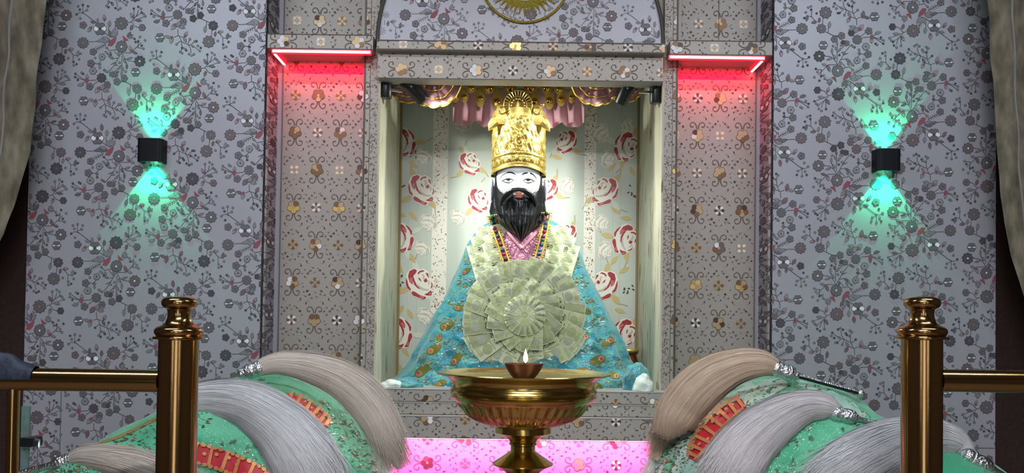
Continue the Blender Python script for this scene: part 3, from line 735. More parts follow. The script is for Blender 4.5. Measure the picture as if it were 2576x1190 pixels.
# ------------------------------------------------------------------ wall sconces with green beams
M['ledgreen'] = mat('green_lens', (.1, 1, .5), .3, emit=(.15, 1.0, .5), estr=12)
def sconce(px0, px1, py0, py1, label):
    Yf = Y_PAN - .055; cx = (px0 + px1) / 2; cy = (py0 + py1) / 2; c = P(cx, cy, Y_PAN - .03)
    hw = (px1 - px0) / 2 * K(Yf); hh = (py1 - py0) / 2 * K(Yf)
    e = empty('wall_sconce', (c.x, Y_PAN, c.z), label, 'wall lamp', 'wall lamps throwing green beams')
    mb = MB()
    prof = []
    n = 10
    sec = [(-hw, Y_PAN - .001), (-hw, Y_PAN - .035)] + [(-hw + .014 - .014 * math.cos(PI / 2 * i / n), Y_PAN - .035 - .018 * math.sin(PI / 2 * i / n)) for i in range(1, n + 1)]
    sec += [(-x, y) for x, y in reversed(sec)]
    rows = [[(c.x + x, y, c.z + zz) for x, y in sec] for zz in (-hh, hh)]
    mb.grid(rows, M['blackm'])
    # ends: frame round the light slot
    for zz in (-hh, hh):
        inn = [(x * .72, Y_PAN - .001 - (Y_PAN - .001 - y) * .80 - .003) for x, y in sec]
        rr = [[(c.x + x, y, c.z + zz) for x, y in sec], [(c.x + x, y, c.z + zz) for x, y in inn], [(c.x + x, y, c.z + zz * .55) for x, y in inn]]
        mb.grid(rr, M['blackm'], flip=zz > 0)
        mb.box((c.x - hw * .7, Y_PAN - .046, c.z + zz * .50), (c.x + hw * .7, Y_PAN - .002, c.z + zz * .55), M['blackm'])
    mb.build('housing', e, True)
    for sg in (1, -1):
        m2 = MB(); m2.lathe([(.0001, 0), (.009, .001), (.010, .004), (.006, .008), (.0001, .009)], (c.x, Y_PAN - .022, c.z + sg * hh * .60), M['ledgreen'], 16, axis=(0, 0, sg)); m2.build('lens', e, True)
        zz = c.z + sg * (hh * .60 + .012)
        light('wall_sconce_beam', 'SPOT', (c.x, Y_PAN - .022, zz), 6.5, (.0, 1, .36), (c.x, Y_PAN - .004, zz + sg * .1), spot_size=math.radians(78), spot_blend=.12, shadow_soft_size=.003)
        light('wall_sconce_spill', 'SPOT', (c.x, Y_PAN - .022, zz), 1.5, (.0, 1, .42), (c.x, Y_PAN - .012, zz + sg * .1), spot_size=math.radians(120), spot_blend=1.0, shadow_soft_size=.008)
sconce(349, 412, 350, 409, 'black box wall lamp with green beams on the left floral panel')
sconce(2201, 2262, 376, 432, 'black box wall lamp with green beams on the right floral panel')

# ------------------------------------------------------------------ spot lamps inside the niche
def spot_lamp(base, arm, head, Yb, label):
    # base: px rect on jamb; arm: two px points; head: two px end points + radius px
    bx0, bx1, by0, by1 = base
    c = P((bx0 + bx1) / 2, by1, Yb); e = empty('spot_lamp', c, label, 'spotlight', 'black spotlights at the niche corners')
    a, b = P(bx0, by0, Yb), P(bx1, by1, Yb); mb = MB(); rr = abs(b.x - a.x) / 2
    mb.lathe([(rr * .9, 0), (rr, .003), (rr, a.z - b.z - .003), (rr * .95, a.z - b.z)], ((a.x + b.x) / 2, Yb + .02, b.z), M['black'], 24)
    mb.build('mounting_box', e, True)
    mb = MB(); mb.tube([P(*arm[0], Yb + .01), P(*arm[1], Yb + .03)], .0045, M['chrome'], 8); mb.build('arm', e, True)
    h0, h1, hr = head; p0, p1 = P(*h0, Yb + .03), P(*h1, Yb + .06); d = (p1 - p0); L = d.length; r = hr * K(Yb + .03)
    mb = MB(); mb.lathe([(r * .7, -.004), (r * .95, 0), (r, .006), (r, L * .7), (r * .97, L * .72), (r * .97, L - .006), (r * .86, L), (r * .80, L - .001), (r * .78, L - .008)], p0, M['black'], 28, axis=d)
    mb.build('lamp_head', e, True)
    m2 = MB(); m2.lathe([(.0001, -.001), (r * .76, 0)], p0 + d * ((L - .006) / L), mat('lamp_lens', (1, 1, .95), .2, emit=(1, 1, .95), estr=30), 20, axis=d); m2.build('lens', e, True)
    m3 = MB(); q = p0 + d * .45; m3.ball((q.x, q.y - r, q.z), .004, M['chrome'], 8, 6); m3.build('screw', e, True)
    return p1 + d.normalized() * .012, d.normalized()
pL, dL = spot_lamp((953, 984, 198, 244), ((980, 226), (1012, 230)), ((1012, 196), (1066, 252), 18), 3.03, 'black spotlight in the top left corner of the niche')
pR, dR = spot_lamp((1637, 1664, 203, 257), ((1606, 232), (1640, 232)), ((1590, 196), (1560, 262), 18), 3.03, 'black spotlight in the top right corner of the niche')
light('spot_lamp_beam', 'SPOT', pL, 24, (.95, 1, .90), P(1400, 700, 3.15), spot_size=math.radians(145), spot_blend=.8, shadow_soft_size=.02)
light('spot_lamp_beam', 'SPOT', pR, 24, (.95, 1, .90), P(1220, 700, 3.15), spot_size=math.radians(145), spot_blend=.8, shadow_soft_size=.02)

# ------------------------------------------------------------------ statue
def lerp_tab(tab, x):
    if x <= tab[0][0]: return tab[0][1]
    for (a, va), (b, vb) in zip(tab, tab[1:]):
        if x <= b: return va + (vb - va) * (x - a) / (b - a)
    return tab[-1][1]
def sstep(a, b, x): t = max(0, min(1, (x - a) / (b - a))); return t * t * (3 - 2 * t)
def G2(x, z, cx, cz, sx, sz): return math.exp(-((x - cx) / sx) ** 2 - ((z - cz) / sz) ** 2)

YS = 3.24
SC_ = K(YS)
base_c = P(1314, 982, 3.2)
statue = empty('statue', (base_c.x, 3.25, zsill), 'white faced bearded statue in a gold crown and turquoise shawl seated in the niche', 'statue')
HC = P(1304, 462, YS)

def head_pt(th, ph):
    cz = math.sin(ph); r = math.cos(ph)
    dx, dy = math.sin(th) * r, -math.cos(th) * r
    ax = .086 * (1 - .30 * sstep(.1, -1, cz)); ay = .104; az = .128
    x = dx * ax; y = dy * ay; z = cz * az
    front = max(0, -dy)
    ff = front ** 1.5
    # flatten the front of the face a little, then add features
    y += .010 * ff * (abs(dx) ** 2) * -1
    d = 0
    nose_l = sstep(.022, -.030, z) * sstep(-.048, -.036, z)
    d += .030 * nose_l * math.exp(-(x / (.0105 + .006 * sstep(.0, -.035, z))) ** 2)
    d += .010 * G2(x, z, .012, -.034, .008, .008) + .010 * G2(x, z, -.012, -.034, .008, .008)
    for s in (-1, 1):
        d -= .010 * G2(x, z, s * .036, .012, .022, .013)
        d += .007 * G2(x, z, s * .036, .010, .015, .009)
        d += .005 * G2(x, z, s * .034, .034, .026, .008)
        d += .006 * G2(x, z, s * .048, -.025, .024, .022)
    d += .004 * G2(x, z, 0, .06, .05, .03)
    d += .010 * G2(x, z, 0, -.058, .022, .016) + .004 * G2(x, z, 0, -.054, .014, .004) + .005 * G2(x, z, 0, -.066, .013, .005)
    d += .008 * G2(x, z, 0, -.095, .022, .018)
    return Vector((HC.x + x, HC.y + y - d * ff, HC.z + z))
mb = MB(); rows = []
NT, NP = 120, 90
for i in range(NP + 1):
    ph = -PI / 2 + .02 + (PI - .04) * i / NP
    rows.append([head_pt(2 * PI * j / NT, ph) for j in range(NT)])
mb.grid(rows, M['skin'], closed=True)
# neck joins head and shoulders
mb.lathe([(.060, -.20), (.055, -.10), (.056, -.03)], (HC.x, HC.y + .02, HC.z), M['skin'], 32)
head_bvh = mb.bvh()
# ears with long lobes
for s in (-1, 1):
    ce = P(1239 if s < 0 else 1370, 478, YS - .03)
    rows = []
    for i in range(13):
        t = -1 + 2 * i / 12; r = math.sqrt(max(.001, 1 - t * t)); hz = .042 * t
        row = []
        for j in range(14):
            a = 2 * PI * j / 14; q = 1 - .35 * max(0, math.cos(a) * -1) * (r > .4)
            row.append((ce.x + s * .004 + .0075 * (1.0 + .35 * t) * r * math.cos(a) * s, ce.y - .016 * r * math.sin(a) * q, ce.z + hz))
        rows.append(row)
    mb.grid(rows, M['skin'], closed=True, flip=s > 0)
mb.build('body', statue, True, 60)

def proj(bvh, px, py, off=.0008):
    d = ray(px, py).normalized(); h = bvh.ray_cast(CAMP, d)
    if h[0] is None: return None
    n = h[1] if h[1].dot(d) < 0 else -h[1]
    return h[0] + n * off
def decal(mb, bvh, pts, mt, off=.0008, sub=2):
    """ornament polygon painted on a curved surface"""
    q = [Vector(p) for p in pts]; n = len(q); c = sum(q, Vector((0, 0))) / n
    rings = []
    for k in range(sub, 0, -1):
        rings.append([proj(bvh, *(c + (p - c) * (k / sub)), off) for p in q])
    cc = proj(bvh, *c, off)
    if cc is None or any(r is None for rg in rings for r in rg): return False
    # orientation
    nrm = (rings[0][0] - cc).cross(rings[0][1] - cc)
    rev = nrm.dot(cc - CAMP) > 0
    vs = [v for rg in rings for v in rg] + [cc]; fs = []
    for k in range(sub - 1):
        for i in range(n): fs.append((k * n + i, k * n + (i + 1) % n, (k + 1) * n + (i + 1) % n, (k + 1) * n + i))
    for i in range(n): fs.append(((sub - 1) * n + i, (sub - 1) * n + (i + 1) % n, sub * n))
    if rev: fs = [tuple(reversed(f)) for f in fs]
    mb.add(vs, fs, mt); return True
def stroke(mb, bvh, pts, wd, mt, off=.0009):
    """a brush line on a curved surface; pts px, wd list or number (px)"""
    # resample smooth
    L = []; R = []
    n = len(pts); W = wd if isinstance(wd, (list, tuple)) else [wd] * n
    P2 = []; W2 = []
    for i in range(n - 1):
        p0 = Vector(pts[max(i - 1, 0)]); p1 = Vector(pts[i]); p2 = Vector(pts[i + 1]); p3 = Vector(pts[min(i + 2, n - 1)])
        for k in range(4):
            t = k / 4
            P2.append(.5 * ((2 * p1) + (p2 - p0) * t + (2 * p0 - 5 * p1 + 4 * p2 - p3) * t * t + (3 * p1 - p0 - 3 * p2 + p3) * t ** 3)); W2.append(W[i] + (W[i + 1] - W[i]) * t)
    P2.append(Vector(pts[-1])); W2.append(W[-1])
    for i, p in enumerate(P2):
        d = (P2[min(i + 1, len(P2) - 1)] - P2[max(i - 1, 0)]).normalized(); nn = Vector((-d.y, d.x)) * W2[i] / 2
        a, b = proj(bvh, *(p + nn), off), proj(bvh, *(p - nn), off)
        if a is None or b is None: return
        L.append(a); R.append(b)
    o = []
    for a, b in zip(L, R): o += [a, b]
    fs = [(2 * i, 2 * i + 1, 2 * i + 3, 2 * i + 2) for i in range(len(L) - 1)]
    nrm = (o[1] - o[0]).cross(o[2] - o[0])
    if nrm.dot(o[0] - CAMP) > 0: fs = [tuple(reversed(f)) for f in fs]
    mb.add(o, fs, mt)

# painted eyes, brows, lips (px from the face close-up: x=1230+u/5.41, y=400+v/5.41)
def fc(*uv): return [(1230 + u / 5.41, 400 + v / 5.41) for u, v in uv]
mb = MB()
stroke(mb, head_bvh, fc((145, 278), (170, 238), (205, 205), (240, 190), (262, 182)), [.5, 1.1, 1.4, 1.2, 2.0], M['paint'])
stroke(mb, head_bvh, fc((246, 184), (290, 180), (330, 192), (366, 218)), [2.2, 3.0, 3.0, 1.2], M['paint'])
mb.build('eyebrow', statue); mb = MB()
stroke(mb, head_bvh, fc((445, 220), (470, 200), (500, 190), (530, 187)), [1.4, 3, 3.4, 2.2], M['paint'])
stroke(mb, head_bvh, fc((560, 190), (595, 208), (625, 235), (648, 278)), [3.0, 2.8, 1.8, .6], M['paint'])
mb.build('eyebrow', statue)
for side in (0, 1):
    mb = MB()
    f = (lambda *uv: fc(*uv)) if side == 0 else (lambda *uv: fc(*[(797 - u, v + 3) for u, v in uv]))
    stroke(mb, head_bvh, f((200, 262), (235, 228), (280, 220), (325, 236), (352, 268)), [1.2, 3.4, 4.4, 3.6, 1.0], M['lidshade'], .0005)
    decal(mb, head_bvh, f((205, 292), (235, 278), (262, 273), (300, 276), (332, 292), (300, 312), (262, 318), (228, 310)), M['white'], .0007)
    decal(mb, head_bvh, f((234, 274), (262, 270), (292, 274), (288, 290), (276, 300), (254, 300), (240, 290)), M['iris'], .0011)
    decal(mb, head_bvh, f((252, 275), (274, 275), (272, 288), (256, 288)), M['paint'], .0014, 1)
    stroke(mb, head_bvh, f((165, 312), (200, 290), (232, 276), (265, 270), (305, 277), (345, 295)), [.7, 1.7, 2.4, 2.7, 2.2, 1.3], M['paint'], .0015)
    stroke(mb, head_bvh, f((190, 306), (225, 316), (262, 322), (300, 315), (332, 300)), [1.0, 1.5, 1.7, 1.4, .8], M['paint'], .0015)
    mb.build('eye', statue)

# hair cap under the crown, running down to the shoulders
mb = MB(); rows = []
def hw_(z): return lerp_tab([(-.16, .084), (-.10, .101), (-.07, .096), (-.04, .080), (.02, .078), (.08, .080), (.12, .07)], z)
for i in range(41):
    z = -.165 + .29 * i / 40; row = []
    for j in range(73):
        a = math.radians(-206 + 232 * j / 72)   # wraps the sides and back
        gro = 1 + .018 * math.sin(a * 46 + z * 8) + .010 * math.sin(a * 90)
        hwx = hw_(z) * gro; dd = .105 * (1 if z < .05 else 1 - (z - .05) * 3)
        fx = math.cos(a) * hwx
        row.append((HC.x + fx, HC.y + .018 - math.sin(a) * dd * gro, HC.z + z))
    rows.append(row)
mb.grid(rows, M['hair'])
# side locks in front of the ears
for s in (-1, 1):
    rr = []
    for i in range(31):
        t = i / 30; z = .062 - .20 * t
        cx = s * (lerp_tab([(0, .070), (.25, .076), (.45, .077), (.7, .070), (1, .060)], t)); wd = lerp_tab([(0, .008), (.35, .007), (.6, .018), (1, .036)], t)
        dep = lerp_tab([(0, -.030), (.5, -.036), (.75, -.052), (1, -.06)], t)
        rr.append([(HC.x + cx + wd * math.cos(a) * (1 + .05 * math.sin(a * 9)), HC.y + dep - .016 * math.sin(a) * (1 + .08 * math.sin(a * 9 + 1)), HC.z + z) for a in [2 * PI * k / 24 for k in range(24)]])
    mb.grid(rr, M['hair'], closed=True)
mb.build('hair', statue, True, 60)

# beard: height field over its outline, with grooved strands
def px_w(px): return HC.x + (px - 1304) * SC_
def pz_w(py): return HC.z - (py - 462) * SC_
mb = MB(); rows = []
for i in range(71):
    t = i / 70; py = 494 + (614 - 494) * t
    half = lerp_tab([(494, 66), (508, 66), (530, 66), (550, 62), (572, 52), (590, 32), (604, 14), (614, 2)], py)
    cxp = lerp_tab([(494, 1304), (560, 1308), (614, 1313)], py); row = []
    for j in range(81):
        u = -1 + 2 * j / 80
        dep = lerp_tab([(494, .112), (515, .122), (550, .128), (590, .118), (614, .10)], py)
        q = math.sqrt(max(0, 1 - abs(u) ** 2.6))
        mid = math.exp(-(u / .45) ** 2)
        y = HC.y - .02 - (dep - .02) * q * (.80 + .20 * mid)
        y += .0020 * q * (math.sin(u * 30 + 1.0 * math.sin(t * 4)) + .7 * math.sin(u * 53 + t * 4 + 1)) * sstep(.12, .4, t)
        y += .010 * pnoise((u * 2, t * 3, .3)) * q
        # opening for the mouth and cheeks: push top edge back so the face shows
        topcut = lerp_tab([(0, .13), (.13, .12), (.22, .02), (.5, .06), (.75, .0), (1, -.3)], abs(u))
        if t < topcut: y += .10 * sstep(topcut, topcut - .06, t)
        row.append((px_w(cxp + u * half), y, pz_w(py - (1 - t) ** 2 * 24 * abs(u) ** 2.5)))
    rows.append(row)
mb.grid(rows, M['hair'], flip=True)
mb.build('beard', statue, True, 70)
# moustache: two lobes sweeping down
mb = MB()
for s in (-1, 1):
    pts = [(1304 - s * 4, 489, .129), (1304 + s * 12, 491, .128), (1304 + s * 24, 497, .123), (1304 + s * 34, 506, .114), (1304 + s * 41, 518, .104), (1304 + s * 43, 527, .094)]
    pp = []; rr = []
    for k in range(21):
        f = k / 20 * 5; i = min(4, int(f)); g = f - i
        a, b = pts[i], pts[i + 1]; pp.append(Vector((px_w(a[0] + (b[0] - a[0]) * g), HC.y - (a[2] + (b[2] - a[2]) * g), pz_w(a[1] + (b[1] - a[1]) * g))))
        rr.append(lerp_tab([(0, .0055), (.25, .0085), (.6, .0085), (1, .003)], k / 20))
    mb.tube(pp, rr, M['hair'], 14)
mb.build('moustache', statue, True, 70)
# lips between moustache and beard
mb = MB()
lx, lz = px_w(1306), pz_w(503)
mb.ball((lx, HC.y - .118, lz + .001), .012, M['lip'], 18, 10, (1.35, .8, .42))
mb.ball((lx, HC.y - .119, lz - .006), .011, M['lip'], 18, 10, (1.15, .8, .36))
mb.build('lips', statue, True, 80)

# crown
mb = MB(); rows = []
CRX = px_w(1304)
tab = [(435, 67), (424, 70), (405, 72), (380, 73), (358, 71), (342, 67), (328, 60), (315, 50), (303, 37), (293, 22), (286, 2)]
NR, NS = 90, 200
for i in range(NR + 1):
    t = i / NR; py = 435 + (286 - 435) * t; r = lerp_tab(tab, py) * SC_
    row = []
    for j in range(NS):
        a = 2 * PI * j / NS; ca, sa = math.cos(a), math.sin(a)
        h = 0
        if t < .05: h = .0035
        elif t < .09: h = -.001
        elif t < .22: h = .003 * max(0, math.sin(a * 22)) ** .6 * math.sin(PI * (t - .09) / .13)
        elif t < .26: h = .003
        elif t < .85:
            u = a * 7 / PI; v = (t - .26) * 9
            h = .0018 * (math.sin(u * PI + math.sin(v * 2) * 1.2) * math.sin(v * PI)) + .0014 * math.cos(u * 2 * PI) * math.cos(v * 2.1) + .0008 * math.sin(a * 40 + v * 4)
        rr = r + h
        drop = .020 * (ca ** 2) * (1 - t)
        row.append((CRX + rr * ca, HC.y - .002 - (rr * 1.12) * sa * -1 if False else HC.y - .002 + rr * 1.15 * sa, pz_w(py) - drop + .006 * (1 - t)))
    rows.append(row)
mb.grid(rows, M['gold'], closed=True)
crown_bvh = mb.bvh()
M['groove'] = mat('gold_groove_shade', (.20, .12, .02), .5, .6)  # shade of the crown's cavities put into the colour
def cstroke(l, wd, mir=True):
    stroke(mb, crown_bvh, l, wd, M['groove'], .0012)
    if mir: stroke(mb, crown_bvh, [(2608 - a, b) for a, b in l], wd, M['groove'], .0012)
cstroke([(1240, 421), (1270, 414), (1304, 412), (1338, 414), (1368, 421)], 1.4, False)
cstroke([(1238, 403), (1270, 396), (1304, 394), (1338, 396), (1370, 403)], 1.6, False)
cstroke([(1238, 398), (1270, 391), (1304, 389), (1338, 391), (1370, 398)], 1.0, False)
for k in range(8):
    a = 1244 + k * 8; cstroke([(a, 407 - k * .6), (a + 3, 402 - k * .6), (a + 6, 407 - k * .6), (a + 5, 414 - k * .6), (a + 1, 414 - k * .6), (a, 407 - k * .6)], 1.1)
for (a, b, r) in ((1252, 376, 10), (1278, 376, 9), (1290, 352, 8), (1264, 348, 8)):
    cstroke([(a + r * .8 * math.cos(t * .6), b + r * 1.2 * math.sin(t * .6)) for t in range(11)], 1.2)
    cstroke([(a + r * .4 * math.cos(t * 1.2), b + r * .6 * math.sin(t * 1.2)) for t in range(6)], 1.0)
cstroke([(1304, 350), (1296, 362), (1298, 372), (1304, 380)], 1.2); cstroke([(1304, 338), (1299, 346), (1304, 349)], 2.0)
cstroke([(1240, 385), (1246, 362), (1256, 338), (1268, 322)], 1.3); cstroke([(1276, 330), (1284, 320), (1294, 326), (1292, 338), (1282, 340)], 1.2)
cstroke([(1262, 390), (1266, 380), (1272, 388)], 1.0); cstroke([(1288, 388), (1292, 372), (1300, 386)], 1.0)
mb.build('crown', statue, True, 70)
YC = HC.y - .098
mb = MB()
def pxs(l): return [(px_w(a), pz_w(b)) for a, b in l]
# medallion
cxm, czm = px_w(1300), pz_w(281)
pts = []
for i in range(72):
    t = 2 * PI * i / 72; r = (36 + (1.6 if i % 2 else -1.2)) * SC_; pts.append((cxm + r * math.cos(t), czm + r * math.sin(t) * 1.1))
mb.slab(pts, YC, YC + .010, M['groove'], dome=.003)  # dark backing colour stands in for shade between the rays
mb.tube([(cxm + 34.5 * SC_ * math.cos(t), YC - .001, czm + 38 * SC_ * math.sin(t)) for t in [2 * PI * i / 48 for i in range(49)]], .0022, M['gold'], 6, False)
mb.tube([(cxm + 21 * SC_ * math.cos(t), YC - .004, czm + 23 * SC_ * math.sin(t)) for t in [2 * PI * i / 36 for i in range(37)]], .0020, M['gold'], 6, False)
for i in range(28):
    t = 2 * PI * i / 28; a, b = (cxm + 23 * SC_ * math.cos(t), czm + 25 * SC_ * math.sin(t)), (cxm + 33 * SC_ * math.cos(t), czm + 36 * SC_ * math.sin(t))
    mb.tube([(a[0], YC - .004, a[1]), (b[0], YC - .002, b[1])], [.0016, .0032], M['gold'], 6)
for i in range(14):
    t = 2 * PI * i / 14; mb.ball((cxm + 15 * SC_ * math.cos(t), YC - .005, czm + 17 * SC_ * math.sin(t)), .0045, M['gold'], 8, 6, (1, .6, 1))
mb.slab([(cxm - 6 * SC_, czm - 6 * SC_), (cxm + 6 * SC_, czm - 6 * SC_), (cxm + 3 * SC_, czm + 9 * SC_), (cxm, czm + 13 * SC_), (cxm - 3 * SC_, czm + 9 * SC_)], YC - .010, YC - .003, M['gold'], dome=.002)
mb.build('crown_medallion', statue, True, 40)
for s in (-1, 1):
    mb = MB()
    f = lambda l: pxs([(1304 + s * a, b) for a, b in l])
    mb.slab(f([(20, 300), (28, 285), (40, 278), (54, 280), (58, 292), (56, 306), (62, 312), (50, 326), (30, 326), (16, 318)]), YC + .004, YC + .018, M['gold'], dome=.004)
    mb.slab(f([(48, 306), (60, 304), (70, 312), (77, 326), (76, 341), (62, 334), (50, 326)]), YC + .010, YC + .022, M['gold'], dome=.004)
    mb.tube([(px_w(1304 + s * (43 + 9 * math.cos(t))), YC - .001, pz_w(293 + 9 * math.sin(t))) for t in [i * .45 for i in range(13)]], .003, M['gold'], 6)
    mb.ball((px_w(1304 + s * 56), YC + .004, pz_w(277)), .007, M['gold'], 10, 8)
    for k in range(5): mb.tube([(px_w(1304 + s * (52 + k * 4)), YC + .006, pz_w(316 + k * 2)), (px_w(1304 + s * (62 + k * 3)), YC + .007, pz_w(326 + k * 3))], .0016, M['gold'], 5)
    mb.build('crown_wing', statue, True, 50)
mb = MB()
for (a, b, r) in ((1304, 372, 9),):
    yy = HC.y - .002 - lerp_tab(tab[::-1] and sorted(tab), b) * SC_ * 1.12 * math.sqrt(max(.1, 1 - ((a - 1304) / 72) ** 2))
    mb.tube([(px_w(a) + r * SC_ * math.cos(t), yy - .001, pz_w(b) + r * SC_ * 1.15 * math.sin(t)) for t in [i * PI / 9 for i in range(19)]], .0028, M['gold'], 6, False)
    mb.ball((px_w(a), yy - .001, pz_w(b)), r * SC_ * .5, M['gold'], 10, 8, (1, .4, 1.1))
mb.build('crown_ornament', statue, True, 50)

# torso under the shawl (one draped surface)
M['shawl'] = sequin_mat('turquoise_sequin_cloth', (.008, .25, .36), (.06, .30, .28), (.75, .85, .8), thr=.16, vs=240, ns=26, dark=(.13, .13, .04), bump=1.0)
M['pinkc'] = mat('pink_brocade', (.55, .22, .33), .35, .35, var=.5, vscale=130, bump=.9, bscale=90)
M['pinkt'] = mat('pink_satin_trim', (.70, .32, .42), .35)
YT = 3.36
wt = [(545, 52), (556, 74), (570, 98), (590, 120), (620, 140), (680, 162), (750, 196), (820, 232), (880, 260), (920, 282), (950, 310), (982, 322)]
dt = [(545, .10), (560, .13), (600, .17), (700, .20), (800, .25), (900, .32), (982, .375)]
def torso_pt(py, a):
    wpx = lerp_tab(wt, py); k = K(YT); c = P(1314, py, YT)
    ww = wpx * k; dd = lerp_tab(dt, py)
    f = sstep(600, 800, py)
    fold = 1 + f * (.022 * math.sin(a * 11 + py * .02) + .020 * math.sin(a * 19 + 1 - py * .035) + .05 * pnoise((math.cos(a) * 4, py * .02, 1.7)) + .03 * pnoise((math.cos(a) * 12, py * .06, 4.7)))
    fold += .006 * pnoise((a * 8, py * .06, 3))
    ca, sa = math.cos(a), math.sin(a)
    ee = .85
    x = math.copysign(abs(ca) ** ee, ca) * ww * (1 + (fold - 1) * .5); y = -math.copysign(abs(sa) ** .8, sa) * dd * fold
    return Vector((c.x + x, YT + y * (1 if sa > 0 else .45), c.z))
mb = MB(); rows = []
for i in range(111):
    py = 545 + (981.5 - 545) * i / 110
    rows.append([torso_pt(py, 2 * PI * j / 240) for j in range(240)])
mb.grid(rows, M['shawl'], closed=True, flip=True)
torso_bvh = mb.bvh()
# peacock-feather motifs and gold scroll embroidery on the shawl
rnd = random.Random(2)
M['pf_olive'] = mat('embroidery_olive', (.16, .15, .03), .5, .3, var=.3, vscale=300)
M['pf_gold'] = mat('embroidery_gold', (.50, .42, .14), .4, .5)
M['pf_mag'] = mat('embroidery_magenta', (.45, .02, .12), .5)
M['pf_silver'] = mat('embroidery_silver', (.55, .62, .60), .35, .6)
M['pf_red'] = mat('embroidery_rust', (.45, .10, .04), .5)
def feather(cx, cy, r, ang):
    c, s = math.cos(ang), math.sin(ang)
    def q(u, v): return (cx + u * c - v * s, cy + u * s + v * c)
    drop = [q(r * (1.25 * math.cos(t) + .35 * (math.cos(t) > .2) * math.cos(t)), r * .72 * math.sin(t)) for t in [2 * PI * i / 14 for i in range(14)]]
    decal(mb, torso_bvh, drop, M['pf_olive'], .0012)
    decal(mb, torso_bvh, [q(-r * .45 + r * .5 * math.cos(t), r * .45 * math.sin(t)) for t in [2 * PI * i / 10 for i in range(10)]], M['pf_gold'], .0018)
    decal(mb, torso_bvh, [q(-r * .5 + r * .32 * math.cos(t), r * .30 * math.sin(t)) for t in [2 * PI * i / 8 for i in range(8)]], M['pf_mag'] if rnd.random() < .8 else M['pf_red'], .0024)
for (a, b, r, an) in ((1123, 820, 14, -.4), (1090, 880, 15, -.5), (1147, 905, 14, -.9), (1060, 935, 16, -.7), (1108, 965, 11, -.4), (1172, 683, 9, -.6), (1155, 775, 11, 0), (1105, 850, 9, 2), (1437, 683, 9, -1), (1432, 742, 9, .3), (1472, 783, 10, .3), (1505, 905, 15, 2.8), (1545, 945, 12, 3.4), (1470, 850, 11, 2.6), (1530, 860, 13, 2.6), (1470, 935, 14, 3.3), (1588, 925, 11, 2.4), (1590, 962, 13, 3), (1200, 935, 14, 0), (1500, 970, 11, .4), (1040, 965, 11, .5), (1145, 960, 11, .2), (1180, 845, 12, .2), (1170, 960, 10, -.3)):
    feather(a, b, r, an)
for _ in range(3600):
    py = rnd.uniform(620, 978); hwp = lerp_tab(wt, py) * .93; px = 1314 + rnd.uniform(-hwp, hwp)
    if abs(px - 1318) < 110 and py < 900: continue
    band_ = math.sin(py * .11 + abs(px - 1314) * .035) + rnd.uniform(-.6, .6)
    if band_ < .1: continue
    a = rnd.uniform(-.5, .5); L = rnd.uniform(2.4, 6); W = rnd.uniform(.9, 1.8)
    c, s = math.cos(a) * L, math.sin(a) * L
    decal(mb, torso_bvh, [(px - c, py - s), (px, py - W), (px + c, py + s + rnd.uniform(-2, 2)), (px, py + W)], rnd.choice([M['pf_gold'], M['pf_olive'], M['pf_silver'], M['pf_olive']]), .0014, 1)
for _ in range(260):
    py = rnd.uniform(640, 978); hwp = lerp_tab(wt, py) * .93; px = 1314 + rnd.uniform(-hwp, hwp); r = rnd.uniform(.9, 1.8)
    decal(mb, torso_bvh, [(px + r * math.cos(t), py + r * math.sin(t)) for t in [PI * i / 3 for i in range(6)]], M['silver'], .0020, 1)
mb.build('shawl', statue, True, 80)

# heaped cloth ends at the foot of the shawl
M['whitecloth'] = mat('pale_mint_cloth', (.62, .72, .66), .7, bump=.6, bscale=40)
def heap(cx, cy, rx, rz, ry, Y, mt, seed, name, lump=.3):
    mb = MB(); rows = []; c = P(cx, cy, Y); k = K(Y)
    for i in range(25):
        ph = PI / 2 * i / 24; row = []
        for j in range(48):
            a = 2 * PI * j / 48; d = Vector((math.cos(a) * math.cos(ph), math.sin(a) * math.cos(ph), math.sin(ph)))
            n = 1 + lump * pnoise((d.x * 1.8 + seed, d.y * 1.8, d.z * 2.2)) + lump * .25 * pnoise((d.x * 5 + seed, d.y * 5, d.z * 5))
            row.append((c.x + d.x * rx * k * n, Y + d.y * ry * n, zsill + .001 + d.z * rz * k * max(.3, n)))
        rows.append(row)
    mb.grid(rows, mt, closed=True); return mb.build(name, statue, True, 80)
heap(1600, 975, 38, 62, .07, 3.05, M['shawl'], 3, 'shawl_end', .22)
heap(1020, 975, 42, 22, .05, 3.02, M['shawl'], 8, 'shawl_end', .22)
heap(1618, 975, 26, 40, .045, 2.99, M['whitecloth'], 5, 'cloth_hem', .2)
heap(985, 975, 30, 18, .03, 2.985, M['whitecloth'], 6, 'cloth_hem', .2)

# pink tunic front with V collar
mb = MB(); rows = []
tb = [(560, 58), (600, 62), (640, 62), (700, 52), (740, 44)]
def tun(py, u): 
    h = lerp_tab(tb, py); p = proj(torso_bvh, 1314 + u * h, py, .0)
    if p is None: p = P(1314 + u * h, py, 3.2)
    return p + Vector((0, -.010 - .012 * (1 - u * u), 0)) + Vector((0, .0035 * math.sin(py * .5 + u * 3) * pnoise((u * 6, py * .1, 2)), 0))
for i in range(61): rows.append([tun(556 + 184 * i / 60, -1 + 2 * j / 50) for j in range(51)])
mb.grid(rows, M['pinkc'], flip=True); tunic_bvh = mb.bvh(); mb.build('tunic', statue, True, 80)
mb = MB()
for s in (-1, 1):
    pts = [(1313 + s * 60, 545), (1313 + s * 48, 570), (1313 + s * 30, 592), (1313 + s * 14, 610), (1313, 626)]
    pp = []
    for a, b in pts:
        p = proj(tunic_bvh, a, max(b, 560), .003) or P(a, b, 3.17)
        if b < 560: p = P(a, b, p.y)
        pp.append(p)
    mb.tube(pp, .0065, M['pinkt'], 8)
mb.build('collar', statue, True, 60)
mb = MB()
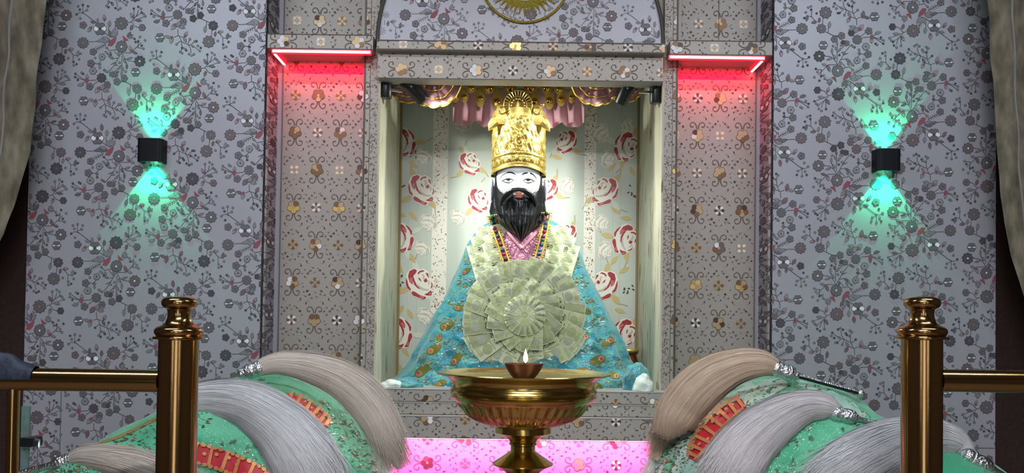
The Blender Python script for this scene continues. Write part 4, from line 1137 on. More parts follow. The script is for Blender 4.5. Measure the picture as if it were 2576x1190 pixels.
for k in range(5):   # gold swag chains low on the tunic
    y0 = 668 + k * 10; pts = []
    for i in range(15):
        u = -1 + 2 * i / 14; p = proj(tunic_bvh, 1316 + u * (30 - k * 2), y0 + 9 * (1 - u * u) - 4, .004)
        if p: pts.append(p)
    if len(pts) > 2: mb.tube(pts, .0026, M['gold'], 6)
mb.build('gold_chain', statue, True, 60)

# ------------------------------------------------------------------ currency garland
M['note'] = mat('banknote_green', (.58, .65, .34), .6, var=.12, vscale=40)
M['note2'] = mat('banknote_pale', (.70, .75, .48), .6, var=.10, vscale=40)
M['note3'] = mat('banknote_shaded_print', (.42, .47, .25), .65)
M['noteg'] = mat('banknote_grey_print', (.44, .48, .34), .65)
M['notel'] = mat('banknote_light', (.68, .71, .56), .6)
M['ink'] = mat('banknote_ink', (.035, .05, .03), .7)
fr = P(1318, 790, 3.05)
gar = empty('currency_garland', (fr.x, 3.05, fr.z - .2), 'garland of folded pale green banknotes with a big pleated rosette, hung on the bearded statue', 'garland')
DIG = {'2': [[(0, .8), (.2, 1), (.8, 1), (1, .8), (1, .6), (0, 0), (1, 0)]], '0': [[(0.1, .1), (0.1, .9), (.5, 1), (.9, .9), (.9, .1), (.5, 0), (.1, .1)]]}
def note(org, ux, uy, L, W, rnd, mt, fold=.004, txt=True, name='banknote'):
    """paper strip: org=inner end centre, ux along length, uy across; creased along its length"""
    ux = ux.normalized(); uy = uy.normalized(); nz = ux.cross(uy)
    if nz.y > 0: nz = -nz
    mb = MB()
    rows = []; n = 8
    tw = rnd.uniform(-.06, .06)
    def S(u, v, off=0):   # u 0..1, v -1..1
        h = fold * (1 - abs(v)) + .003 * math.sin(u * PI) + tw * v * W * .5 * u + .0008 * math.sin(u * 9 + v * 4)
        return org + ux * (u * L) + uy * (v * W / 2 * (.9 + .1 * u)) + nz * (h + off)
    rows = [[S(i / n, -1 + 2 * j / 4) for j in range(5)] for i in range(n + 1)]
    mb.grid(rows, mt)
    # thickness of the folded wad: a second sheet slightly below
    rows = [[S(i / n * .985, (-1 + 2 * j / 4) * .97, -.0022) for j in range(5)] for i in range(n + 1)]
    mb.grid(rows, M['notel'], flip=True)
    def pr(u0, u1, v0, v1, mm, o):
        r = [[S(u0 + (u1 - u0) * i / 3, v0 + (v1 - v0) * j / 3, o) for j in range(4)] for i in range(4)]
        mb.grid(r, mm)
    # printed fields
    pr(.0, 1, .90, .99, M['notel'], .0006); pr(.0, 1, -.99, -.90, M['notel'], .0006); pr(.965, 1, -.9, .9, M['notel'], .0007)
    if L > .05:
        cu, cv = .62, rnd.uniform(-.2, .2)
        r = [[S(cu + .15 * q * math.cos(t), cv + .62 * q * math.sin(t), .0009) for t in [2 * PI * i / 12 for i in range(12)]] for q in (.02, .6, 1)]
        mb.grid(r, M['noteg'] if rnd.random() < .6 else M['note3'], closed=True)
        pr(.42, .46, -.8, .8, M['note3'], .0008)
        for k in range(4): pr(.80 + k * .035, .815 + k * .035, -.6, .5, M['note3'], .0008)
        if txt:
            sv = 1 if ux.cross(uy).y > 0 else -1
            for q, ch in enumerate('20'):
                for st in DIG[ch]:
                    for (a, b), (c, d) in zip(st, st[1:]):
                        # digits read across the width near the inner end
                        v0, v1 = sv * (-.42 + q * .44 + a * .34), sv * (-.42 + q * .44 + c * .34); u0, u1 = .18 + b * .13, .18 + d * .13
                        dv, du = v1 - v0, u1 - u0; ln_ = math.hypot(dv * W / 2, du * L) or 1
                        ox, ov = dv * W / 2 / ln_ * .0011 / L, -du * L / ln_ * .0011 / (W / 2)
                        vs = [S(u0 + ox, v0 + ov, .0011), S(u1 + ox, v1 + ov, .0011), S(u1 - ox, v1 - ov, .0011), S(u0 - ox, v0 - ov, .0011)]
                        mb.add(vs, [(0, 1, 2, 3)], M['ink'])
            for k in range(3): pr(.335 + k * .018, .342 + k * .018, -.4, .35, M['noteg'], .0009)
    return mb.build(name, gar)
def gpt(px, py, Y): return P(px, py, Y)
rnd = random.Random(9)
GX, GY_, YG = 1320, 793, 2.985
gc = gpt(GX, GY_, YG); kg = K(YG)
# outer ring
NO = 25
for i in range(NO):
    t = 2 * PI * (i + .2 * rnd.random()) / NO; tilt = rnd.uniform(-.08, .08) + .30
    rin = 78 * kg; rad = Vector((math.cos(t), 0, math.sin(t)))
    down = sstep(.3, -1, math.sin(t))
    org = gc + Vector((rad.x * rin, .045 + .004 * (i % 2) + .0015 * (i % 3), rad.z * rin * .86))
    L = (80 + 10 * down) * kg * rnd.uniform(.95, 1.05); d = Vector((math.cos(t - tilt), .10, math.sin(t - tilt)))
    note(org, d, Vector((-math.sin(t - tilt), -.10, math.cos(t - tilt))), L, 44 * kg, rnd, rnd.choice([M['note'], M['note2'], M['note2'], M['note3']]))
# bottom extra apron of notes
for i in range(9):
    t = math.radians(-150 + i * 15); rin = 92 * kg
    org = gc + Vector((math.cos(t) * rin, .060 + .002 * (i % 2), math.sin(t) * rin * .86))
    d = Vector((math.cos(t), .04, math.sin(t)))
    note(org, d, Vector((-math.sin(t), 0, math.cos(t))), 78 * kg, 46 * kg, rnd, rnd.choice([M['note'], M['note2']]))
mb = MB(); mb.lathe([(9.5 * kg, 0), (9 * kg, .004), (4 * kg, .006), (.0003, .0065)], gc + Vector((0, .006, 0)), M['note'], 18, axis=(0, -1, 0)); mb.build('paper_button', gar, True)
# middle ring, laid tangentially
for i in range(15):
    t = 2 * PI * i / 15; r0 = 46 * kg
    org = gc + Vector((math.cos(t) * r0, .018 + .0012 * (i % 4), math.sin(t) * r0 * .88)); a = t - .75
    note(org, Vector((math.cos(a), .16, math.sin(a))), Vector((-math.sin(a), -.12, math.cos(a))), 58 * kg, 36 * kg, rnd, rnd.choice([M['note'], M['note3'], M['note2']]), .006, False)
# centre fan
for i in range(18):
    t = 2 * PI * i / 18 + .1; r0 = 7 * kg
    org = gc + Vector((math.cos(t) * r0, .002, math.sin(t) * r0 * .9))
    note(org, Vector((math.cos(t), .12, math.sin(t))), Vector((-math.sin(t), -.30, math.cos(t))), 46 * kg, 17 * kg, rnd, rnd.choice([M['note'], M['note2']]), .004, False)
# straps of notes over both shoulders
for s in (-1, 1):
    for i in range(6):
        f = i / 5
        for q in range(2):
            pxx = 1316 + s * (lerp_tab([(0, 78), (.4, 98), (1, 78)], f) + (q - .5) * 38); pyy = 588 + f * 112 + (q * 6)
            hit = proj(torso_bvh, pxx, pyy, .0) or P(pxx, pyy, 3.25)
            c0 = hit + Vector((0, -.016 - .004 * (i % 2) - .003 * q, 0))
            an = math.radians(90 + s * -14)
            up_ = Vector((math.cos(an), .18, math.sin(an))); sd = Vector((math.sin(an), 0, -math.cos(an)))
            note(c0 - up_ * 22 * SC_, up_, sd, 46 * SC_, 42 * SC_, rnd, rnd.choice([M['note2'], M['note'], M['note2']]), .003, True)

# ------------------------------------------------------------------ beaded necklace with yellow fringe
nk = empty('bead_necklace', P(1313, 700, 3.05), 'V-shaped necklace of coloured beads edged with yellow fringe, worn by the statue', 'necklace')
cols = [(.03, .05, .25), (.45, .02, .05), (.35, .02, .22), (.02, .02, .03), (.02, .25, .40), (.02, .22, .10), (.20, .02, .03)]
bm_ = [mat('bead_%s' % n, c, .25, .1) for n, c in zip(('blue', 'red', 'magenta', 'black', 'cyan', 'green', 'wine'), cols)]
M['fringe'] = mat('yellow_fringe', (.75, .52, .05), .55, var=.3, vscale=120)
for s in (-1, 1):
    pts = [(1313 + s * 76, 542), (1313 + s * 68, 575), (1313 + s * 55, 610), (1313 + s * 42, 650), (1313 + s * 30, 690), (1313 + s * 22, 718)] if s < 0 else [(1313 + 62, 535), (1313 + 58, 575), (1313 + 50, 610), (1313 + 40, 650), (1313 + 30, 690), (1313 + 22, 718)]
    N = 17; path = []
    for k in range(61):
        f = k / 60 * 5; i = min(4, int(f)); g = f - i; a, b = pts[i], pts[i + 1]; path.append((a[0] + (b[0] - a[0]) * g, a[1] + (b[1] - a[1]) * g))
    W3 = []
    for (a, b) in path:
        h1 = proj(tunic_bvh, a, b, 0); h2 = proj(torso_bvh, a, b, 0)
        y = min([h.y for h in (h1, h2) if h] or [3.2]); W3.append(P(a, b, y - .040))
    ys = [p.y for p in W3]
    for it in range(12): ys = [ys[0]] + [(ys[i - 1] + ys[i] + ys[i + 1]) / 3 for i in range(1, len(ys) - 1)] + [ys[-1]]
    W3 = [P(a, b, y) for (a, b), y in zip(path, ys)]
    for k in range(N):
        j = int((k + .5) / N * 60); p = W3[j]; mbb = MB(); d = (W3[min(j + 1, 60)] - W3[j - 1]).normalized()
        mbb.lathe([(.002, -.0055), (.006, -.004), (.0070, 0), (.006, .004), (.002, .0055)], p, rnd.choice(bm_), 12, axis=d); mbb.build('bead', nk, True, 80)
    mbb = MB()
    for side in (-1, 1):
        pp = []
        for j in range(0, 61, 2):
            d = (W3[min(j + 1, 60)] - W3[max(j - 1, 0)]).normalized(); nn = Vector((d.z, 0, -d.x)).normalized()
            c_ = W3[j] + nn * (side * .0095); pp.append(c_)
            e_ = c_ + nn * (side * .0075) + Vector((0, .004, rnd.uniform(-.002, .002)))
            mbb.tube([c_, e_], [.0016, .0012], M['fringe'], 5)
            mbb.ball(tuple(e_), .0026, M['fringe'], 6, 4)
        mbb.tube(pp, .0024, M['fringe'], 6)
    mbb.build('fringe', nk, True, 80)

# small copper pot beside the statue, right
c = P(1572, 905, 3.44); mb = MB(); k = K(3.44) * 1.35
M['copper'] = mat('dark_copper', (.30, .12, .05), .3, .9)
mb.lathe([(14 * k, 0), (20 * k, 10 * k), (22 * k, 26 * k), (17 * k, 42 * k), (15 * k, 48 * k), (20 * k, 54 * k), (18 * k, 54 * k), (13 * k, 48 * k)], (c.x + .012, c.y, zsill), M['copper'], 28)
mb.lathe([(19 * k, 54 * k), (20.5 * k, 57 * k), (19 * k, 60 * k), (13 * k, 60 * k)], (c.x + .012, c.y, zsill), M['gold'], 28)
tag(mb.build('pot', None, True), 'small dark copper pot on the niche floor behind the right side of the shawl', 'pot')

# ------------------------------------------------------------------ hanging decoration under the niche top
M['pinkf'] = mat('pink_satin', (.78, .40, .47), .45, var=.15, vscale=20, sheen=.3)
M['trimg'] = mat('gold_trim', (.75, .50, .12), .35, .6)
M['drop'] = mat('amber_gold', (.72, .42, .08), .15, 1.0)
def frill(cx, cy, R, Y, label, seed, sq=1.0):
    c = P(cx, cy, Y); e = empty('fabric_rosette', (c.x, Y, c.z), label, 'rosette'); k = K(Y); rn = random.Random(seed)
    for lay in range(3):
        n = 7; r = R * k * (1 - .24 * lay)
        for i in range(n):
            t0 = -PI + PI * i / n - .12; t1 = -PI + PI * (i + 1) / n + .12
            mb = MB(); rows = []
            for a in range(9):
                u = a / 8; row = []
                for b in range(9):
                    v = b / 8; t = t0 + (t1 - t0) * v; rr = r * (.15 + .85 * u); 
                    ruf = .010 * u * math.sin(v * PI) + .004 * u * math.sin(v * 9 + i)
                    row.append((c.x + rr * math.cos(t), Y - .018 * lay - ruf - .008 * (i % 2), c.z + .022 + rr * math.sin(t) * sq * (1 - .06 * math.cos(v * 2 * PI))))
                rows.append(row)
            mb.grid(rows, M['pinkf']); 
            mb.tube(rows[-1], .0028 if lay else .0042, M['trimg'], 6)
            mb.build('petal', e, True, 80)
    return e
frill(1093, 215, 68, 3.16, 'pink satin rosette with gold edging hanging top left in the niche', 1, 1.05)
frill(1500, 212, 66, 3.16, 'pink satin rosette with gold edging hanging top right in the niche', 2, 1.05)
frill(1030, 225, 50, 3.24, 'smaller pink and gold rosette in the far left corner of the niche top', 3, 1.0)
frill(1572, 225, 48, 3.24, 'smaller pink and gold rosette in the far right corner of the niche top', 4, 1.0)
# pink valance with gold hanging drops
yv = 3.36; zt_ = zn_top + .05; xa, xb = X(1140, yv, 240), X(1470, yv, 240)
e = empty('valance', ((xa + xb) / 2, yv, zt_ - .06), 'pink satin valance hung with gold drops above the crown', 'valance')
mb = MB(); rows = []
for i in range(13):
    v = i / 12; row = []
    for j in range(121):
        u = j / 120; sc = abs(math.sin(u * PI * 6))
        row.append((xa + (xb - xa) * u, yv + .010 * math.sin(u * 60) * (.4 + v), zt_ - v * (.108 + .020 * sc)))
    rows.append(row)
mb.grid(rows, M['pinkf'], flip=True); mb.build('curtain', e, True, 80)
mb = MB(); mb.box((xa, yv - .035, Z(223, yv - .03)), (xb, yv - .030, zt_), M['trimg']); mb.build('gold_band', e)
def dropper(px, py, h, w, top=False):
    h *= 1.12; w *= 1.22
    Y = yv - (.052 if top else .046); c = P(px, py, Y); k = K(Y); mb = MB()
    rows = [(c.x + w * k * math.cos(t) * (1 - .35 * max(0, math.sin(t))), c.z + h * k * math.sin(t)) for t in [2 * PI * i / 24 for i in range(24)]]
    mb.slab(rows, Y, Y + .004, M['trimg'], dome=.002)
    mb.ball((c.x, Y - .004, c.z - h * k * .22), w * k * .62, M['drop'], 16, 10, (1, .7, 1.1))
    mb.build('gold_drop', e, True, 60)
for (a, b, h, w_) in ((1230, 217, 17, 14), (1282, 215, 17, 15), (1335, 215, 18, 15), (1375, 217, 17, 13), (1408, 220, 16, 12), (1185, 218, 14, 11)): dropper(a, b, h, w_, True)
for (a, b, h, w_) in ((1168, 240, 16, 9), (1208, 243, 24, 10), (1250, 250, 25, 12), (1290, 240, 18, 10), (1345, 250, 22, 11), (1382, 247, 26, 11), (1412, 245, 20, 10), (1145, 240, 16, 9), (1438, 242, 16, 8)): dropper(a, b, h, w_)

# ------------------------------------------------------------------ oil lamp stand in front
YB = 2.05; kb_ = K(YB); bc = P(1318, 941, YB)
stand = empty('lamp_stand', (bc.x, YB, 0), 'tall brass oil lamp stand with a wide fluted bowl in front of the niche', 'lamp stand')
def h_(py): return P(1318, py, YB).z
mb = MB()
prof = [(1, 950), (110, 950), (150, 949), (176, 947), (184, 945), (190, 943), (218, 937), (219, 938.5), (218, 941), (196, 948), (186, 952), (181, 958), (178, 966), (180, 975), (184, 980), (184, 985), (178, 988), (180, 992), (184, 996), (178, 1004), (171, 1009)]
mb.lathe([(r * kb_, h_(py)) for r, py in reversed(prof)], (bc.x, YB, 0), M['brass2'], 96)
mb.build('bowl_rim', stand, True, 40)
mb = MB(); pr2 = [(171, 1009), (168, 1018), (160, 1030), (147, 1043), (128, 1055), (104, 1065), (80, 1071), (70, 1074)]
rows = []
nseg = 40
for (r, py) in reversed(pr2):
    row = []
    for j in range(nseg * 6):
        a = 2 * PI * j / (nseg * 6); fl = 1 - .05 * (abs(math.sin(a * nseg / 2 + (py - 1009) * .014)) ** .5) * sstep(1009, 1016, py) * sstep(1078, 1068, py)
        row.append((bc.x + r * kb_ * fl * math.cos(a), YB + r * kb_ * fl * math.sin(a), h_(py)))
    rows.append(row)
mb.grid(rows, M['brass2'], closed=True); mb.build('bowl', stand, True, 50)
mb = MB(); pr3 = [(70, 1074), (70, 1088), (56, 1093), (46, 1098), (36, 1106), (33, 1112), (35, 1114), (35, 1118), (31, 1121), (31, 1134), (36, 1138), (50, 1148), (68, 1160), (76, 1165), (76, 1168), (58, 1176), (44, 1186), (36, 1200), (30, 1225), (32, 1250), (48, 1262), (62, 1275), (48, 1290), (32, 1300), (30, 1400)]
zlow = h_(1400)
pf = [(95 * kb_, .0), (100 * kb_, .012), (90 * kb_, .03), (60 * kb_, .06), (34 * kb_, .10), (26 * kb_, .2), (30 * kb_, zlow - .02)] + [(r * kb_, h_(py)) for r, py in reversed(pr3)]
pf[0] = (150 * kb_, 0); pf[1] = (152 * kb_, .012); pf[2] = (130 * kb_, .03)
mb.lathe(pf, (bc.x, YB, 0), M['brass2'], 64); mb.build('stem', stand, True, 40)

# clay lamp
zb0 = h_(950); M['clay'] = mat('copper_brown_clay', (.16, .062, .035), .38, .3, var=.2, vscale=40)
yd = YB - .045; dc = P(1318, 930, yd); kd = K(yd)
lampe = empty('oil_lamp', (dc.x, yd, zb0), 'small brown clay oil lamp with a lit wick in the brass bowl', 'oil lamp')
mb = MB(); htop = P(1318, 915, yd).z - zb0
mb.lathe([(26 * kd, 0), (34 * kd, .25 * htop), (43 * kd, .6 * htop), (49 * kd, .95 * htop), (50 * kd, htop), (48 * kd, htop), (44 * kd, .85 * htop), (30 * kd, .6 * htop), (.0005, .55 * htop)], (dc.x, yd, zb0 + .0005), M['clay'], 48)
mb.build('bowl', lampe, True, 45)
fx = P(1322, 905, yd - .02); ht_ = zb0 + htop
mb = MB(); mb.tube([(fx.x - .012, yd, zb0 + .6 * htop), (fx.x - .003, yd - .02, ht_ - .001), (fx.x + .001, yd - .03, ht_ + .004)], .0022, mat('charred_wick', (.03, .02, .015), .9), 6); mb.build('wick', lampe, True)
M['flame'] = mat('flame', (1, .8, .4), .5, emit=(1, .72, .34), estr=6)
mb = MB(); mb.lathe([(.0002, 0), (.0042, .006), (.0052, .011), (.0042, .018), (.0020, .025), (.0002, .031)], (fx.x, yd - .03, ht_ + .002), M['flame'], 16); mb.build('flame', lampe, True)
light('oil_lamp_glow', 'POINT', (fx.x, yd - .03, ht_ + .02), .25, (1, .6, .25), shadow_soft_size=.006)

# ------------------------------------------------------------------ brass railing in front
YR = 1.75; kr = K(YR)
def post(px, label):
    c = P(px, 900, YR); cx = c.x
    def hz(py): return P(px, py, YR).z
    e = empty('railing_post', (cx, YR, 0), label, 'railing post', 'brass railing posts')
    mb = MB(); mb.lathe([(49 * kr, 0), (49 * kr, hz(853))], (cx, YR, 0), M['brass'], 64); mb.build('shaft', e, True)
    mb = MB(); pr_ = [(50, 855), (62, 853), (63, 850), (62, 847), (54, 846), (57, 842), (60, 836), (59, 829), (54, 824), (44, 820), (34, 812), (29, 800), (28, 788), (30, 778), (38, 774), (43, 768), (44, 760), (41, 753), (32, 748), (15, 745.5), (.5, 745)]
    mb.lathe([(r * kr, hz(py)) for r, py in pr_], (cx, YR, 0), M['brass'], 64); mb.build('finial', e, True, 50)
    mb = MB(); mb.lathe([(75 * kr, 0), (75 * kr, .006), (60 * kr, .012), (50 * kr, .02)], (cx, YR, 0), M['brass'], 48); mb.build('base_flange', e, True)
    return cx
c1 = post(449, 'polished brass railing post with turned finial at left')
c2 = post(2319, 'polished brass railing post with turned finial at right')
def rail(xa, xb, zc, label, balx):
    e = empty('handrail', ((xa + xb) / 2, YR, zc), label, 'handrail', 'brass handrails')
    mb = MB(); mb.tube([(xa, YR, zc), (xb, YR, zc)], 28.5 * kr, M['brass'], 40); mb.build('top_rail', e, True)
    for bx in balx:
        mb = MB(); mb.lathe([(15 * kr, 0), (15 * kr, zc - 24 * kr)], (bx, YR, 0), M['brass'], 28); mb.build('baluster', e, True)
rail(-1.9, c1 - 44 * kr, P(200, 956, YR).z, 'round brass handrail running left from the left post', [P(32, 1080, YR).x, P(32, 1080, YR).x - .35])
rail(c2 + 44 * kr, 1.9, P(2480, 959, YR).z, 'round brass handrail running right from the right post', [1.45])
for xx in (-1.9, 1.9): 
    pass

# dark blue cloth lying over the left rail
M['bluec'] = mat('navy_cloth', (.004, .011, .030), .6, bump=.5, bscale=30)
mb = MB(); zc = P(200, 956, YR).z; rows = []
for i in range(41):
    u = i / 40; px = -120 + 212 * u; row = []
    hh = lerp_tab([(0, 60), (.55, 44), (.8, 20), (1, 2)], u) * kr
    for j in range(17):
        a = PI * j / 16; r = 29.5 * kr
        rr = r + (hh * (math.sin(a) ** 2)) * (1 + .12 * math.sin(u * 22 + a * 3))
        row.append((P(px, 930, YR).x, YR - math.cos(a) * r * 1.02, zc + .001 + math.sin(a) * rr))
    rows.append(row)
mb.grid(rows, M['bluec']); tag(mb.build('cloth', None, True, 80), 'dark blue cloth lying over the left end of the brass handrail', 'cloth')

# glass edge with black clamp, far lower left
YGL = 2.5
g0, g1 = P(54, 1022, YGL), P(74, 1022, YGL)
e = empty('glass_panel', (g0.x, YGL, 0), 'greenish glass panel edge held by a black clamp behind the left railing', 'glass panel')
mb = MB(); mb.box((g0.x, YGL, 0), (g1.x, YGL + .008, g0.z), mat('green_glass', (.35, .55, .5), .08, trans=.7)); mb.build('pane', e)
mb = MB(); a, b = P(60, 1100, YGL), P(92, 1122, YGL); mb.box((a.x, YGL - .02, b.z), (b.x, YGL + .03, a.z), M['black']); mb.build('clamp', e)
mb = MB(); mb.tube([P(88, 1106, YGL - .02), P(98, 1107, YGL - .02), P(98, 1128, YGL - .02)], .004, M['chrome'], 8); mb.build('clamp_screw', e, True)

# ------------------------------------------------------------------ cloth-covered mounds with whisks laid on them
M['greenc'] = sequin_mat('green_sequin_cloth', (.05, .42, .22), (.13, .56, .33), (.8, .95, .88), thr=.15, vs=170, ns=7, dark=(.05, .12, .05), bump=.7)
M['greenp'] = sequin_mat('pale_green_lace_cloth', (.26, .52, .40), (.50, .68, .58), (.85, .95, .9), thr=.16, vs=150, ns=9, dark=(.05, .20, .13), bump=.7)
M['pf_darkgreen'] = mat('embroidery_dark_green', (.03, .09, .05), .5)
M['redband'] = mat('red_silk_band', (.55, .015, .03), .5, var=.3, vscale=40)
M['orangeb'] = mat('orange_gold_embroidery', (.62, .26, .09), .45, .3, var=.3, vscale=160)
def mound(name, label, outline, Yc, ry, mt, pxb):
    """outline: silhouette (px) along the top; a dome of that profile, ry deep"""
    mb = MB(); zb = P(1288, 1290, Yc).z
    rows = []; xs = [o[0] for o in outline]; N = 90
    x0, x1 = xs[0], xs[-1]
    for i in range(N + 1):
        px = x0 + (x1 - x0) * (.5 - .5 * math.cos(PI * i / N)); py = lerp_tab(outline, px); p = P(px, py, Yc); h = max(.002, p.z - zb); row = []
        for j in range(61):
            a = PI * j / 60; n = 1 + .03 * pnoise((px * .012, a * 2.5, 1.3)) + .014 * pnoise((px * .035, a * 7, 4))
            edge = math.sqrt(max(0.0, 1 - abs(2 * (px - x0) / (x1 - x0) - 1) ** 4)) * .85 + .15
            row.append(Vector((p.x, Yc - math.cos(a) * ry * edge * n, zb + h * (math.sin(a) ** .8) * n)))
        rows.append(row)
    mb.grid(rows, mt)
    bv = mb.bvh()
    rn = random.Random(int(x0) + 5)
    for _ in range(1500):     # embroidery sprigs and sequins worked into the cloth
        px = rn.uniform(x0 + 60, x1 - 60); py = rn.uniform(lerp_tab(outline, px) + 14, 1215)
        if pnoise((px * .008, py * .012, 2.2)) < -.05: continue
        if rn.random() < .25:
            r = rn.uniform(1.2, 2.4); decal(mb, bv, [(px + r * math.cos(t), py + r * math.sin(t)) for t in [PI * i / 3 for i in range(6)]], M['silver'], .0022, 1); continue
        a = rn.uniform(-1.0, .6) if pxb else rn.uniform(-.3, 1.0); L = rn.uniform(3, 8); W = rn.uniform(.8, 1.9); c, s_ = math.cos(a) * L, math.sin(a) * L
        decal(mb, bv, [(px - c, py - s_), (px - 1, py - W - 1), (px + c, py + s_ + rn.uniform(-3, 3)), (px + 1, py + W)], rn.choice([M['pf_darkgreen'], M['pf_darkgreen'], M['pf_olive'], M['pf_silver'], M['pf_red']]), .0016, 1)
    e = empty(name, (P((x0 + x1) / 2, 1100, Yc).x, Yc, zb), label, 'cushion')
    mb.build('cover', e, True, 80)
    return e, bv, zb
OL = [(60, 1260), (100, 1190), (180, 1150), (260, 1108), (330, 1068), (400, 1038), (500, 985), (590, 949), (650, 943), (720, 950), (790, 975), (850, 1015), (900, 1070), (945, 1130), (985, 1200), (1010, 1290)]
OR_ = [(1590, 1290), (1625, 1190), (1665, 1120), (1730, 1040), (1800, 990), (1880, 962), (1950, 946), (2010, 944), (2080, 964), (2140, 990), (2200, 1040), (2280, 1080), (2380, 1110), (2460, 1150), (2530, 1195), (2580, 1290)]
eL, bvL, zmL = mound('covered_cushion', 'round cushion mound under green sequinned cloth, left of the lamp stand', OL, 2.42, .30, M['greenc'], 0)
eR, bvR, zmR = mound('covered_cushion', 'round cushion mound under green and pale lace cloth, right of the lamp stand', OR_, 2.42, .30, M['greenc'], 1)

def on(bv, px, py, off, Yf=2.36):
    d = ray(px, py).normalized(); h = bv.ray_cast(CAMP, d)
    if h[0] is None: return P(px, py, Yf)
    return h[0] - d * off

def sband(e, bv, name, pts, w0, mt, off, orn=None, label=None):
    mb = MB(); n = len(pts); rows = []
    Q = []
    for i in range(n - 1):
        for k in range(8): t = k / 8; Q.append((pts[i][0] + (pts[i + 1][0] - pts[i][0]) * t, pts[i][1] + (pts[i + 1][1] - pts[i][1]) * t, pts[i][2] + (pts[i + 1][2] - pts[i][2]) * t))
    Q.append(pts[-1])
    for i, (a, b, w_) in enumerate(Q):
        p, q = Q[min(i + 1, len(Q) - 1)], Q[max(i - 1, 0)]; d = Vector((p[0] - q[0], p[1] - q[1])).normalized(); nn = Vector((-d.y, d.x))
        rows.append([on(bv, a + nn.x * w_ * v, b + nn.y * w_ * v, off, 2.30) for v in (-.5, -.25, 0, .25, .5)])
    mb.grid(rows, mt)
    if orn:
        rn = random.Random(orn)
        for i in range(0, len(Q) - 1):
            a, b, w_ = Q[i]; p, q = Q[i + 1], Q[max(i - 1, 0)]; d = Vector((p[0] - q[0], p[1] - q[1])).normalized(); nn = Vector((-d.y, d.x))
            for v in ((-.48, .48) if i % 2 else ((rn.uniform(-.25, .25),) if i % 4 else ())):
                cx, cy = a + nn.x * w_ * v, b + nn.y * w_ * v; r = w_ * (.10 if abs(v) > .4 else .09)
                decal(mb, bv, [(cx + r * 1.3 * (d.x * math.cos(t) - d.y * math.sin(t) * .8), cy + r * 1.3 * (d.y * math.cos(t) + d.x * math.sin(t) * .8)) for t in [2 * PI * k / 8 for k in range(8)]], M['orangeb'], off + .003, 1)
            if i % 5 == 2:
                pl = [(a + nn.x * w_ * v + d.x * u, b + nn.y * w_ * v + d.y * u) for u, v in ((-4, -.45), (4, -.45), (7, .45), (-2, .45))]
                decal(mb, bv, pl, M['orangeb'], off + .003, 1)
    o = mb.build(name, e, True, 80)
    if label: o['label'] = label
    return o
sband(eL, bvL, 'embroidered_band', [(722, 992, 8), (755, 1010, 22), (790, 1035, 28), (815, 1060, 26), (828, 1072, 12)], 20, M['redband'], .004, 3, 'red band with orange embroidery')
sband(eL, bvL, 'embroidered_band', [(440, 1125, 46), (500, 1142, 48), (560, 1158, 50), (610, 1178, 48), (660, 1205, 48), (700, 1235, 46)], 46, M['redband'], .004, 4, 'red band with orange embroidery')
sband(eL, bvL, 'gold_piping', [(230, 1122, 5), (300, 1098, 8), (360, 1070, 8), (400, 1050, 8), (470, 1030, 8)], 6, M['pf_gold'], .004, None, 'gold piping')
sband(eR, bvR, 'lace_panel', [(1985, 958, 20), (1900, 985, 60), (1830, 1015, 80), (1780, 1060, 90), (1740, 1110, 110), (1700, 1170, 120), (1670, 1240, 120)], 60, M['greenp'], .003, None, 'pale lace panel')
sband(eR, bvR, 'lace_panel', [(2010, 962, 14), (2080, 992, 30), (2135, 1022, 30), (2175, 1050, 20)], 60, M['greenp'], .003, None, 'pale lace panel')
sband(eR, bvR, 'embroidered_band', [(1872, 1014, 28), (1840, 1034, 42), (1808, 1062, 46), (1780, 1096, 44), (1758, 1130, 38), (1742, 1156, 22)], 44, M['redband'], .007, 5, 'red band with orange scalloped embroidery')

# low tables under the mounds (their tops lie just below the picture)
for (ol, zb, lab) in ((OL, zmL, 'plain wooden low table carrying the left cushion mound'), (OR_, zmR, 'plain wooden low table carrying the right cushion mound')):
    xa, xb = P(ol[0][0] + 40, 1280, 2.42).x, P(ol[-1][0] - 40, 1280, 2.42).x
    e = empty('low_table', ((xa + xb) / 2, 2.42, 0), lab, 'table')
    mb = MB(); mb.box((xa, 2.12, zb - .03), (xb, 2.72, zb), M['room']); mb.build('table_top', e)
    for x in (xa + .03, xb - .03):
        for y in (2.15, 2.69): mb = MB(); mb.box((x - .025, y - .025, 0), (x + .025, y + .025, zb - .03), M['room']); mb.build('leg', e)

def hair_mat(name, c):
    m = mat(name, c, .75, sheen=.4, var=.10, vscale=25, spec=.2); return m
M['h_white'] = hair_mat('whisk_hair_white', (.66, .67, .69))
M['h_beige'] = hair_mat('whisk_hair_beige', (.64, .57, .50))
M['h_tan'] = hair_mat('whisk_hair_tan', (.64, .50, .37))
M['h_cool'] = hair_mat('whisk_hair_cool', (.66, .63, .64))
def catmull(pts, n):
    out = []
    for i in range(len(pts) - 1):
        p0 = np.array(pts[max(i - 1, 0)], float); p1 = np.array(pts[i], float); p2 = np.array(pts[i + 1], float); p3 = np.array(pts[min(i + 2, len(pts) - 1)], float)
        for k in range(n):
            t = k / n; out.append(.5 * (2 * p1 + (p2 - p0) * t + (2 * p0 - 5 * p1 + 4 * p2 - p3) * t * t + (3 * p1 - p0 - 3 * p2 + p3) * t ** 3))
    out.append(np.array(pts[-1], float)); return out
WH = []
